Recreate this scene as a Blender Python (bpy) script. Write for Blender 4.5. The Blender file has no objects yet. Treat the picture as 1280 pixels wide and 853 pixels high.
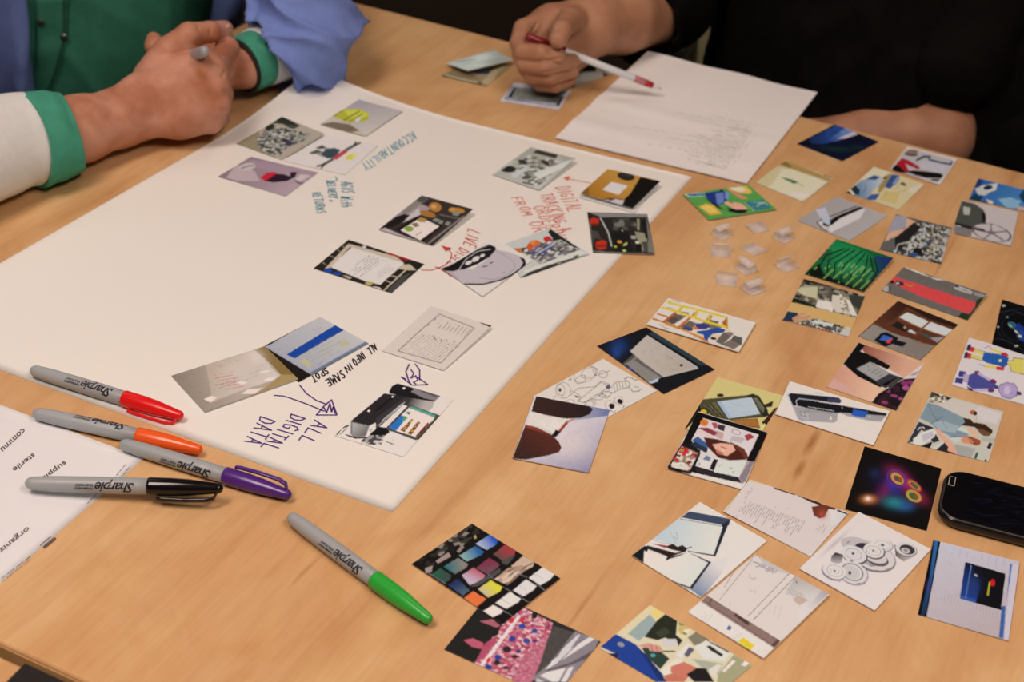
import bpy, bmesh, math, random
import numpy as np
from mathutils import Vector, Matrix

# ------------------------------------------------------------------ camera
TBL = 0.74                      # table top height
CAM_H = 0.73                    # camera height above the table top
F_PX, PITCH, ROLL = 1972.4, 0.5772, 0.0755
_d = np.array([0, math.cos(PITCH), -math.sin(PITCH)])
_r0 = np.array([1.0, 0, 0]); _u0 = np.cross(_r0, _d)
_r = _r0*math.cos(ROLL) + _u0*math.sin(ROLL)
_u = -_r0*math.sin(ROLL) + _u0*math.cos(ROLL)
CAM = np.array([0, 0, TBL + CAM_H])

def WP(x, y, h=0.0):
    """point of the world seen at pixel x, y whose height above the table top is h"""
    v = _d + (x-640)/F_PX*_r - (y-426.5)/F_PX*_u
    t = (h - CAM_H)/v[2]
    return Vector(CAM + v*t)

def proj(P):
    """pixels of world points (N,3)"""
    q = np.asarray(P, float) - CAM
    z = q@_d
    return 640 + F_PX*(q@_r)/z, 426.5 - F_PX*(q@_u)/z

scene = bpy.context.scene
COL = scene.collection
cam_data = bpy.data.cameras.new('camera')
cam_data.sensor_width = 36.0
cam_data.lens = F_PX/1280*36.0
cam_data.clip_start = 0.02
cam_data.dof.use_dof = True
cam_data.dof.focus_distance = 1.22
cam_data.dof.aperture_fstop = 8.0
cam = bpy.data.objects.new('camera', cam_data)
cam.matrix_world = Matrix(((_r[0], _u[0], -_d[0], CAM[0]), (_r[1], _u[1], -_d[1], CAM[1]), (_r[2], _u[2], -_d[2], CAM[2]), (0, 0, 0, 1)))
COL.objects.link(cam); scene.camera = cam

# ------------------------------------------------------------------ light
scene.view_settings.view_transform = 'Standard'
scene.view_settings.look = 'None'
scene.view_settings.gamma = 1.0
scene.view_settings.exposure = 0.08
world = bpy.data.worlds.new('room_air'); scene.world = world
world.use_nodes = True
world.node_tree.nodes['Background'].inputs[0].default_value = (1.0, 0.78, 0.66, 1)
world.node_tree.nodes['Background'].inputs[1].default_value = 0.13

LIGHT_COL = (1.0, 0.79, 0.70)
def area(name, x, y, z, sx, sy, power, rz=0.0):
    d = bpy.data.lights.new(name, 'AREA'); d.shape = 'RECTANGLE'; d.size = sx; d.size_y = sy
    d.energy = power; d.color = LIGHT_COL
    o = bpy.data.objects.new(name, d); o.location = (x, y, z); o.rotation_euler = (0, 0, rz)
    COL.objects.link(o); return o
LAMPS = [(-0.9, 0.3, 0.55, 1.15, 27.5), (0.85, -0.05, 0.55, 1.15, 27), (0.35, 2.3, 0.55, 1.15, 4.5), (-1.5, 2.6, 0.55, 1.15, 4.5)]
CEIL = 2.75
for i, (x, y, sx, sy, pw) in enumerate(LAMPS):
    area('ceiling_lamp_light', x, y, CEIL-0.045, sx, sy, pw, -0.4246)

# ------------------------------------------------------------------ helpers
def lin(c):
    c = c/255.0
    return c/12.92 if c <= 0.04045 else ((c+0.055)/1.055)**2.4
WREF = (lin(222), lin(200), lin(189))
def alb(h, g=1.0):
    """albedo of a thing photographed as colour h (hex) under this room's light"""
    h = h.lstrip('#')
    c = [int(h[i:i+2], 16) for i in (0, 2, 4)]
    return tuple(min(0.92, lin(c[k])/WREF[k]*0.80*g) for k in range(3))

_mats = {}
def mat(name, col, rough=0.5, spec=0.5, **kw):
    key = (name, col, rough, spec, tuple(sorted(kw.items())))
    if key in _mats: return _mats[key]
    m = bpy.data.materials.new(name); m.use_nodes = True
    b = m.node_tree.nodes['Principled BSDF']
    c = alb(col) if isinstance(col, str) else col
    b.inputs['Base Color'].default_value = (*c, 1)
    b.inputs['Roughness'].default_value = rough
    b.inputs['Specular IOR Level'].default_value = spec
    for k, v in kw.items(): b.inputs[k.replace('_', ' ')].default_value = v
    _mats[key] = m; return m

def noise_mat(name, col1, col2, scale, rough=0.6, bump=0.0, bscale=None, detail=4, stretch=(1, 1, 1), spec=0.4, coord='Object', **kw):
    m = bpy.data.materials.new(name); m.use_nodes = True
    N, L = m.node_tree.nodes, m.node_tree.links
    b = N['Principled BSDF']
    tc = N.new('ShaderNodeTexCoord'); mp = N.new('ShaderNodeMapping'); mp.inputs['Scale'].default_value = stretch
    L.new(tc.outputs[coord], mp.inputs[0])
    n = N.new('ShaderNodeTexNoise'); n.inputs['Scale'].default_value = scale; n.inputs['Detail'].default_value = detail
    L.new(mp.outputs[0], n.inputs['Vector'])
    r = N.new('ShaderNodeValToRGB'); r.color_ramp.elements[0].position = 0.3; r.color_ramp.elements[1].position = 0.7
    r.color_ramp.elements[0].color = (*alb(col1), 1); r.color_ramp.elements[1].color = (*alb(col2), 1)
    L.new(n.outputs['Fac'], r.inputs[0]); L.new(r.outputs[0], b.inputs['Base Color'])
    b.inputs['Roughness'].default_value = rough; b.inputs['Specular IOR Level'].default_value = spec
    for k, v in kw.items(): b.inputs[k.replace('_', ' ')].default_value = v
    if bump:
        n2 = N.new('ShaderNodeTexNoise'); n2.inputs['Scale'].default_value = bscale or scale*4; n2.inputs['Detail'].default_value = 3
        L.new(mp.outputs[0], n2.inputs['Vector'])
        bp = N.new('ShaderNodeBump'); bp.inputs['Strength'].default_value = bump; bp.inputs['Distance'].default_value = 0.002
        L.new(n2.outputs['Fac'], bp.inputs['Height']); L.new(bp.outputs[0], b.inputs['Normal'])
    return m

def tag(o, label=None, cat=None, group=None, kind=None):
    if label: o['label'] = label
    if cat: o['category'] = cat
    if group: o['group'] = group
    if kind: o['kind'] = kind
    return o

def empty(name, loc, label, cat, group=None):
    o = bpy.data.objects.new(name, None); o.location = loc; o.empty_display_size = 0.02
    COL.objects.link(o); return tag(o, label, cat, group)

def link(name, me, m, parent=None, smooth=False):
    """a mesh given in world coordinates, linked as one object, under parent if any"""
    o = bpy.data.objects.new(name, me); COL.objects.link(o)
    if m is not None and not me.materials: me.materials.append(m)
    if smooth:
        me.polygons.foreach_set('use_smooth', [True]*len(me.polygons))
    if parent is not None:
        o.parent = parent
        o.matrix_parent_inverse = Matrix.LocRotScale(parent.location, parent.rotation_euler, parent.scale).inverted()
    return o

def pymesh(name, V, Fc):
    me = bpy.data.meshes.new(name)
    me.from_pydata([tuple(v) for v in V], [], [tuple(f) for f in Fc]); me.update(); return me

def recenter(o):
    """move a top-level mesh's origin to the bottom centre of its box"""
    me = o.data; n = len(me.vertices); a = np.empty(n*3); me.vertices.foreach_get('co', a); a = a.reshape(-1, 3)
    c = (a.min(0)+a.max(0))/2; c[2] = a[:, 2].min(); a -= c
    me.vertices.foreach_set('co', a.ravel()); me.update(); o.location = c; return o

def box_mesh(name, cx, cy, z0, z1, sx, sy, rz=0.0, bevel=0.0, seg=2):
    bm = bmesh.new(); bmesh.ops.create_cube(bm, size=1)
    for v in bm.verts: v.co = Vector((v.co.x*sx, v.co.y*sy, v.co.z*(z1-z0)))
    if bevel: bmesh.ops.bevel(bm, geom=bm.edges[:], offset=bevel, segments=seg, affect='EDGES', profile=0.5)
    bm.transform(Matrix.Translation((cx, cy, (z0+z1)/2)) @ Matrix.Rotation(rz, 4, 'Z'))
    me = bpy.data.meshes.new(name); bm.to_mesh(me); bm.free(); return me

def frame_of(a, b, roll=0.0, up=Vector((0, 0, 1))):
    """matrix with x axis from a to b, z as near to up as can be, turned by roll"""
    x = (b-a).normalized(); y = up.cross(x).normalized(); z = x.cross(y)
    M = Matrix(((x.x, y.x, z.x, a.x), (x.y, y.y, z.y, a.y), (x.z, y.z, z.z, a.z), (0, 0, 0, 1)))
    return M @ Matrix.Rotation(roll, 4, 'X')

def lathe(name, prof, M, n=28):
    """profile [(x, r)...] turned about the x axis, placed by M"""
    V = []; Fc = []
    for x, r in prof:
        for k in range(n):
            a = 2*math.pi*k/n; V.append(M @ Vector((x, r*math.cos(a), r*math.sin(a))))
    for i in range(len(prof)-1):
        for k in range(n):
            k2 = (k+1) % n; Fc.append((i*n+k, (i+1)*n+k, (i+1)*n+k2, i*n+k2))
    Fc.append(tuple(range(n))); Fc.append(tuple(range((len(prof)-1)*n, len(prof)*n))[::-1])
    return pymesh(name, V, Fc)

E_DIR = Vector((0.911, -0.412, 0)).normalized()     # along the table's long edges
N_DIR = Vector((0.412, 0.911, 0)).normalized()      # from the near edge to the far edge
RZ = math.atan2(E_DIR.y, E_DIR.x)

# ------------------------------------------------------------------ soft bodies: signed distances meshed with surface nets
def sdf_mesh(name, prims, vox, post=None, kdef=0.01):
    """prims: ('c', a, b, ra, rb, k) capsules, ('e', centre, (rx,ry,rz), matrix3, k) ellipsoids, ('-', a, b, ra, rb, k) cuts"""
    P = []
    for p in prims:
        if p[0] in 'c-':
            a, b = np.array(p[1]), np.array(p[2]); R = max(p[3], p[4]); P.append((np.minimum(a, b)-R, np.maximum(a, b)+R))
        else:
            R = max(p[2]); c = np.array(p[1]); P.append((c-R, c+R))
    lo = np.min([q[0] for q, p in zip(P, prims) if p[0] != '-'], 0)-3*vox
    hi = np.max([q[1] for q, p in zip(P, prims) if p[0] != '-'], 0)+3*vox
    n = np.ceil((hi-lo)/vox).astype(int)+1
    F = np.full(n, 0.03, np.float32)
    ax = [lo[i]+vox*np.arange(n[i]) for i in range(3)]
    for p, (l, h) in zip(prims, P):
        k = p[-1] if p[-1] else kdef
        pad = k+2*vox+0.004
        s = [slice(max(0, int((l[i]-pad-lo[i])/vox)), min(n[i], int((h[i]+pad-lo[i])/vox)+2)) for i in range(3)]
        if any(q.start >= q.stop for q in s): continue
        X, Y, Z = np.meshgrid(ax[0][s[0]], ax[1][s[1]], ax[2][s[2]], indexing='ij')
        if p[0] in 'c-':
            a, b = np.array(p[1]), np.array(p[2]); ab = b-a; L2 = max(1e-12, ab@ab)
            t = np.clip(((X-a[0])*ab[0]+(Y-a[1])*ab[1]+(Z-a[2])*ab[2])/L2, 0, 1)
            dd = np.sqrt((X-a[0]-t*ab[0])**2+(Y-a[1]-t*ab[1])**2+(Z-a[2]-t*ab[2])**2)-(p[3]+(p[4]-p[3])*t)
        else:
            c = np.array(p[1]); Rm = np.array(p[3]) if p[3] is not None else np.eye(3)
            q = np.stack([X-c[0], Y-c[1], Z-c[2]], -1)@Rm     # columns of Rm are the axes
            r = np.array(p[2]); k0 = np.linalg.norm(q/r, axis=-1); k1 = np.linalg.norm(q/(r*r), axis=-1)
            dd = k0*(k0-1)/np.maximum(k1, 1e-9)
        cur = F[s[0], s[1], s[2]]
        if p[0] == '-':
            nd = -dd; hh = np.clip(0.5-0.5*(nd-cur)/(-k), 0, 1); hh = np.clip(0.5+0.5*(nd-cur)/k, 0, 1)
            F[s[0], s[1], s[2]] = cur*(1-hh)+nd*hh+k*hh*(1-hh)
        else:
            hh = np.clip(0.5+0.5*(cur-dd)/k, 0, 1)
            F[s[0], s[1], s[2]] = cur*(1-hh)+dd*hh-k*hh*(1-hh)
    return nets(name, F, lo, vox, post)

def nets(name, F, lo, vox, post=None):
    S = F < 0
    nx, ny, nz = F.shape
    cnt = np.zeros((nx-1, ny-1, nz-1), np.int8)
    for i in (0, 1):
        for j in (0, 1):
            for k in (0, 1):
                cnt += S[i:nx-1+i, j:ny-1+j, k:nz-1+k]
    act = (cnt > 0) & (cnt < 8)
    idx = np.full(act.shape, -1, np.int32); C = np.argwhere(act); idx[act] = np.arange(len(C))
    acc = np.zeros((len(C), 3)); num = np.zeros(len(C))
    cs = [(i, j, k) for i in (0, 1) for j in (0, 1) for k in (0, 1)]
    for a in cs:
        for b in cs:
            if sum(abs(a[q]-b[q]) for q in range(3)) == 1 and a < b:
                fa = F[C[:, 0]+a[0], C[:, 1]+a[1], C[:, 2]+a[2]]; fb = F[C[:, 0]+b[0], C[:, 1]+b[1], C[:, 2]+b[2]]
                m = (fa < 0) != (fb < 0); t = np.where(m, fa/np.where(m, fa-fb, 1), 0)
                pt = np.array(a)+t[:, None]*(np.array(b)-np.array(a))
                acc += np.where(m[:, None], pt, 0); num += m
    V = lo+vox*(C+acc/num[:, None])
    Fc = []
    for ax in range(3):
        o1, o2 = [(1, 2), (2, 0), (0, 1)][ax]
        sl0 = [slice(None)]*3; sl1 = [slice(None)]*3; sl0[ax] = slice(0, -1); sl1[ax] = slice(1, None)
        ch = S[tuple(sl0)] != S[tuple(sl1)]
        E = np.argwhere(ch); E = E[(E[:, o1] > 0) & (E[:, o2] > 0) & (E[:, o1] < F.shape[o1]-1) & (E[:, o2] < F.shape[o2]-1)]
        ins = S[E[:, 0], E[:, 1], E[:, 2]]
        def cell(d1, d2):
            G = E.copy(); G[:, o1] -= d1; G[:, o2] -= d2; return idx[G[:, 0], G[:, 1], G[:, 2]]
        q = np.stack([cell(1, 1), cell(0, 1), cell(0, 0), cell(1, 0)], 1)
        q[~ins] = q[~ins][:, ::-1]
        Fc.append(q)
    Fc = np.concatenate(Fc); Fc = Fc[(Fc >= 0).all(1)]
    me = bpy.data.meshes.new(name)
    me.vertices.add(len(V)); me.vertices.foreach_set('co', V.ravel())
    me.loops.add(len(Fc)*4); me.loops.foreach_set('vertex_index', Fc.ravel())
    me.polygons.add(len(Fc)); me.polygons.foreach_set('loop_start', np.arange(len(Fc))*4)
    me.update(calc_edges=True)
    me.polygons.foreach_set('use_smooth', [True]*len(Fc))
    if post:
        nrm = np.empty(len(V)*3); me.vertices.foreach_get('normal', nrm); nrm = nrm.reshape(-1, 3)
        V = V+nrm*post(V, nrm)[:, None]
        me.vertices.foreach_set('co', V.ravel()); me.update()
    me.validate()
    return me
# ------------------------------------------------------------------ the setting
e_x, e_y, n_x, n_y = E_DIR.x, E_DIR.y, N_DIR.x, N_DIR.y
KNOTS = [((1024, 556), .020, .0035, .8), ((1008, 590), .014, .003, .7), ((392, 718), .020, .003, .5), ((730, 770), .05, .002, .35), ((1185, 330), .05, .002, .35), ((1100, 560), .09, .0015, .25), ((860, 420), .04, .003, .25), ((600, 60), .04, .02, .2), ((570, 90), .05, .03, .18)]
def wood_material(name, tint=1.0):
    m = bpy.data.materials.new(name); m.use_nodes = True
    N, L = m.node_tree.nodes, m.node_tree.links; b = N['Principled BSDF']
    tc = N.new('ShaderNodeTexCoord')
    rot = N.new('ShaderNodeMapping'); rot.inputs['Rotation'].default_value = (0, 0, -RZ)
    L.new(tc.outputs['Object'], rot.inputs[0])
    def mapped(sx, sy, off=0.0):
        q = N.new('ShaderNodeMapping'); q.inputs['Scale'].default_value = (sx, sy, 1); q.inputs['Location'].default_value = (off, off*1.7, 0)
        L.new(rot.outputs[0], q.inputs[0]); return q
    def noi(src, scale, det, rough=0.5, dist=0.0):
        n = N.new('ShaderNodeTexNoise'); n.inputs['Scale'].default_value = scale; n.inputs['Detail'].default_value = det
        n.inputs['Roughness'].default_value = rough; n.inputs['Distortion'].default_value = dist
        L.new(src.outputs[0], n.inputs['Vector']); return n
    def ramp(src, stops):
        r = N.new('ShaderNodeValToRGB'); cr = r.color_ramp
        while len(cr.elements) < len(stops): cr.elements.new(0.5)
        for e, (p, c) in zip(cr.elements, stops): e.position = p; e.color = (*c, 1) if len(c) == 3 else c
        L.new(src.outputs['Fac'], r.inputs[0]); return r
    def mix(a, bb, fac, mode='MULTIPLY'):
        x = N.new('ShaderNodeMix'); x.data_type = 'RGBA'; x.blend_type = mode
        L.new(a, x.inputs['A']); L.new(bb, x.inputs['B'])
        if isinstance(fac, float): x.inputs['Factor'].default_value = fac
        else: L.new(fac, x.inputs['Factor'])
        return x.outputs['Result']
    big = noi(mapped(3.2, 1.0), 3.0, 4, 0.5, 0.8)
    base = ramp(big, [(0.3, alb('ca9060')), (0.5, alb('d59f6c')), (0.72, alb('deac79'))])
    streak = noi(mapped(26, 1.3, 3.1), 2.4, 5, 0.6, 0.4)
    st = ramp(streak, [(0.36, (0.80, 0.70, 0.60)), (0.5, (1, 1, 1)), (1, (1, 1, 1))])
    fine = noi(mapped(120, 9, 5.0), 3.0, 3)
    fi = ramp(fine, [(0.3, (0.93, 0.9, 0.86)), (0.6, (1, 1, 1))])
    pore = noi(mapped(11, 1.5, 9.0), 3.3, 6, 0.72, 1.1)
    po = ramp(pore, [(0.245, (0.62, 0.42, 0.26)), (0.31, (1, 1, 1))])
    blotch = noi(mapped(2.0, 1.4, 7.0), 5.5, 5, 0.6, 1.5)
    bl = ramp(blotch, [(0.33, (0.90, 0.80, 0.72)), (0.62, (1, 1, 1))])
    c = mix(base.outputs[0], st.outputs[0], 0.32); c = mix(c, fi.outputs[0], 0.7); c = mix(c, po.outputs[0], 0.8); c = mix(c, bl.outputs[0], 0.8)
    for (px, py), hl, hw, st_ in KNOTS:
        w0 = WP(px, py); q = N.new('ShaderNodeMapping'); q.vector_type = 'POINT'
        cx, cy = w0.x*e_x+w0.y*e_y, w0.x*n_x+w0.y*n_y
        q.inputs['Location'].default_value = (-cx/hw, -cy/hl, 0); q.inputs['Scale'].default_value = (1/hw, 1/hl, 0)
        wob = N.new('ShaderNodeVectorMath'); wob.operation = 'MULTIPLY_ADD'; L.new(pore.outputs['Color'], wob.inputs[0]); wob.inputs[1].default_value = (.012, 0, 0); L.new(rot.outputs[0], wob.inputs[2])
        L.new(wob.outputs[0], q.inputs[0])
        ln = N.new('ShaderNodeVectorMath'); ln.operation = 'LENGTH'; L.new(q.outputs[0], ln.inputs[0])
        mr = N.new('ShaderNodeMapRange'); mr.inputs['From Min'].default_value = 0.2; mr.inputs['From Max'].default_value = 1.3; mr.inputs['To Min'].default_value = st_; mr.inputs['To Max'].default_value = 0
        L.new(ln.outputs['Value'], mr.inputs['Value'])
        x = N.new('ShaderNodeMix'); x.data_type = 'RGBA'; x.blend_type = 'MULTIPLY'; L.new(c, x.inputs['A']); x.inputs['B'].default_value = (.55, .36, .24, 1)
        L.new(mr.outputs['Result'], x.inputs['Factor']); c = x.outputs['Result']
    L.new(c, b.inputs['Base Color'])
    b.inputs['Roughness'].default_value = 0.45; b.inputs['Specular IOR Level'].default_value = 0.22
    return m
WOOD = wood_material('maple_laminate')
EDGE = noise_mat('maple_edge_band', 'b98a58', 'c79a66', 30, 0.45)

def slab(name, corners, z0, z1, m, bev=0.004, round_first=0.0, rseg=8):
    """prism over a corner list (world xy), corner radius round_first at each corner"""
    pts = []
    n = len(corners)
    for i in range(n):
        p, c, q = Vector(corners[i-1]), Vector(corners[i]), Vector(corners[(i+1) % n])
        r = round_first
        if r <= 0: pts.append(c); continue
        a = c+(p-c).normalized()*r; b2 = c+(q-c).normalized()*r
        for k in range(rseg+1):
            t = k/rseg; pts.append((1-t)**2*a+2*t*(1-t)*c+t*t*b2)
    bm = bmesh.new(); vs = [bm.verts.new((p.x, p.y, z0)) for p in pts]
    f = bm.faces.new(vs); 
    if f.normal.z > 0: f.normal_flip()
    g = bmesh.ops.extrude_face_region(bm, geom=[f]); tv = [v for v in g['geom'] if isinstance(v, bmesh.types.BMVert)]
    for v in tv: v.co.z = z1
    bmesh.ops.recalc_face_normals(bm, faces=bm.faces[:])
    if bev:
        ed = [e for e in bm.edges if all(abs(v.co.z-z1) < 1e-6 for v in e.verts)]
        bmesh.ops.bevel(bm, geom=ed, offset=bev, segments=3, affect='EDGES', profile=0.5)
    me = bpy.data.meshes.new(name); bm.to_mesh(me); bm.free(); return me

fl = link('floor', box_mesh('floor', 0.3, 2.0, -0.05, 0.0, 9, 9), noise_mat('dark_carpet', '2e2017', '3a281b', 160, 0.95, 0.5, 400))
tag(fl, kind='structure')
ce = link('ceiling', box_mesh('ceiling', 0.3, 2.0, CEIL, CEIL+0.05, 9, 9), noise_mat('ceiling_tile', 'd8cabc', 'e0d2c4', 60, 0.9)); tag(ce, kind='structure')
wallm = noise_mat('brown_wall', '574230', '5e4834', 3, 0.85)
for nm, cx, cy, sx, sy in (('wall_back', 0.3, 6.52, 9, .05), ('wall_front', 0.3, -2.52, 9, .05), ('wall_left', -4.22, 2, .05, 9), ('wall_right', 4.82, 2, .05, 9)):
    tag(link(nm, box_mesh(nm, cx, cy, 0, CEIL, sx, sy), wallm), kind='structure')
# lamp housings in the ceiling (out of the picture, they carry the room's light)
fm = mat('lamp_housing', 'd8d4cc', 0.4)
for i, (x, y, sx, sy, pw) in enumerate(LAMPS):
    e = empty('ceiling_lamp', (x, y, CEIL-0.04), 'recessed white ceiling lamp above '+('the near table edge, on the left', 'the near table edge, on the right', 'the person in black', 'the person in green and blue')[i], 'lamp', 'ceiling lamps')
    e.rotation_euler = (0, 0, -0.4246)
    bm = bmesh.new()
    for dx, dy, wx, wy in ((0, sy/2+.02, sx+.08, .04), (0, -sy/2-.02, sx+.08, .04), (sx/2+.02, 0, .04, sy), (-sx/2-.02, 0, .04, sy)):
        g = bmesh.ops.create_cube(bm, size=1)
        for v in g['verts']: v.co = Vector((dx+v.co.x*wx, dy+v.co.y*wy, v.co.z*.05+.01))
    me = bpy.data.meshes.new('frame'); bm.to_mesh(me); bm.free()
    o = bpy.data.objects.new('frame', me); me.materials.append(fm); COL.objects.link(o); o.parent = e

# ------------------------------------------------------------------ tables
far0 = Vector((-0.1675, 1.8373)); near0 = Vector((-0.311, 0.7251))
e2, n2 = Vector(E_DIR.xy), Vector(N_DIR.xy)
fd = far0.dot(n2); nd = near0.dot(n2)
left_s = Vector((-0.292, 1.893)).dot(e2)
def tp(s, d): return e2*s+n2*d
table = empty('conference_table', (*tp(left_s+0.9, (fd+nd)/2), 0), 'large maple laminate table the papers and cards are spread on', 'table')
TH = 0.030
top = link('table_top', slab('table_top', [tp(left_s, nd), tp(left_s+1.85, nd), tp(left_s+1.85, fd), tp(left_s, fd)], TBL-TH, TBL, WOOD, 0.003, 0.07), WOOD, table)
for i, (ds, dd) in enumerate(((0.25, 0.15), (1.6, 0.15), (0.25, (fd-nd)-0.15), (1.6, (fd-nd)-0.15))):
    p = tp(left_s+ds, nd+dd)
    link('leg', box_mesh('leg', p.x, p.y, 0, TBL-TH, 0.05, 0.05, RZ, 0.004), mat('leg_metal', '55504c', 0.35, Metallic=0.8), table)
band = link('edge_band', slab('edge_band', [tp(left_s-.0006, nd-.0006), tp(left_s+1.8506, nd-.0006), tp(left_s+1.8506, fd+.0006), tp(left_s-.0006, fd+.0006)], TBL-TH-.001, TBL-.0035, EDGE, 0.0, 0.07), EDGE, table)
gap = 0.009
t2 = empty('second_table', (*tp(left_s+0.9, nd-gap-0.5), 0), 'second maple table pushed against the near edge at bottom left', 'table')
link('table_top', slab('table_top', [tp(left_s, nd-gap-0.75), tp(left_s+1.85, nd-gap-0.75), tp(left_s+1.85, nd-gap), tp(left_s, nd-gap)], TBL-TH, TBL, WOOD, 0.003, 0.0), WOOD, t2)
for ds, dd in ((0.25, 0.1), (1.6, 0.1), (0.25, 0.6), (1.6, 0.6)):
    p = tp(left_s+ds, nd-gap-0.75+dd)
    link('leg', box_mesh('leg', p.x, p.y, 0, TBL-TH, 0.05, 0.05, RZ, 0.004), mat('leg_metal', '55504c', 0.35, Metallic=0.8), t2)
# black notebook lying on the second table
a = WP(35, 827, 0.012); b = WP(8, 853, 0.012)
vd = (b-a).normalized(); ud = Vector((-vd.y, vd.x, 0))
if ud.dot(E_DIR) < 0: ud = -ud
c0 = WP(31, 828, 0.012)
ud = E_DIR.copy(); vv = -N_DIR*0.9 + E_DIR*0.05
nb = empty('notebook', WP(60, 870, 0.0), 'black notebook at the bottom left corner of the photo', 'notebook')
q0 = c0; cn = [q0, q0+ud*0.15, q0+ud*0.15+vv*0.21, q0+vv*0.21]
def quadslab(name, cn, z0, z1, bev=0.0015): return slab(name, [Vector((p.x, p.y)) for p in cn][::-1], z0, z1, None, bev)
cvm = noise_mat('black_cloth_cover', '17110f', '1e1714', 200, 0.7, 0.3, 900)
link('back_cover', quadslab('back_cover', cn, TBL+.0003, TBL+.0025), cvm, nb)
inn = [q0+ud*.003+vv*.004, q0+ud*.147+vv*.004, q0+ud*.147+vv*.206, q0+ud*.003+vv*.206]
link('pages', quadslab('pages', inn, TBL+.0024, TBL+.0100, 0), mat('page_edges', 'cfc0b0', .8), nb)
link('front_cover', quadslab('front_cover', cn, TBL+.0098, TBL+.012), cvm, nb)
# ------------------------------------------------------------------ printing: small pictures computed point by point on a fine mesh
def hexs(h):
    h = h.lstrip('#'); return np.array(alb(h), np.float32)

def h2(ix, iy, s):
    v = (ix.astype(np.int64)*374761393+iy.astype(np.int64)*668265263+s*2147483647) & 0x7fffffff
    v = ((v ^ (v >> 13))*1274126177) & 0x7fffffff
    return ((v ^ (v >> 16)) & 0xffff)/65535.0

def vnoise(x, y, s):
    ix, iy = np.floor(x), np.floor(y); fx, fy = x-ix, y-iy; fx = fx*fx*(3-2*fx); fy = fy*fy*(3-2*fy)
    a, b, c, d = h2(ix, iy, s), h2(ix+1, iy, s), h2(ix, iy+1, s), h2(ix+1, iy+1, s)
    return (a*(1-fx)+b*fx)*(1-fy)+(c*(1-fx)+d*fx)*fy

def inpoly(X, Y, p):
    r = np.zeros(X.shape, bool); n = len(p)
    for i in range(n):
        x1, y1 = p[i]; x2, y2 = p[(i+1) % n]
        if y1 == y2: continue
        c = ((y1 > Y) != (y2 > Y)) & (X < (x2-x1)*(Y-y1)/(y2-y1)+x1)
        r ^= c
    return r

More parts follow.
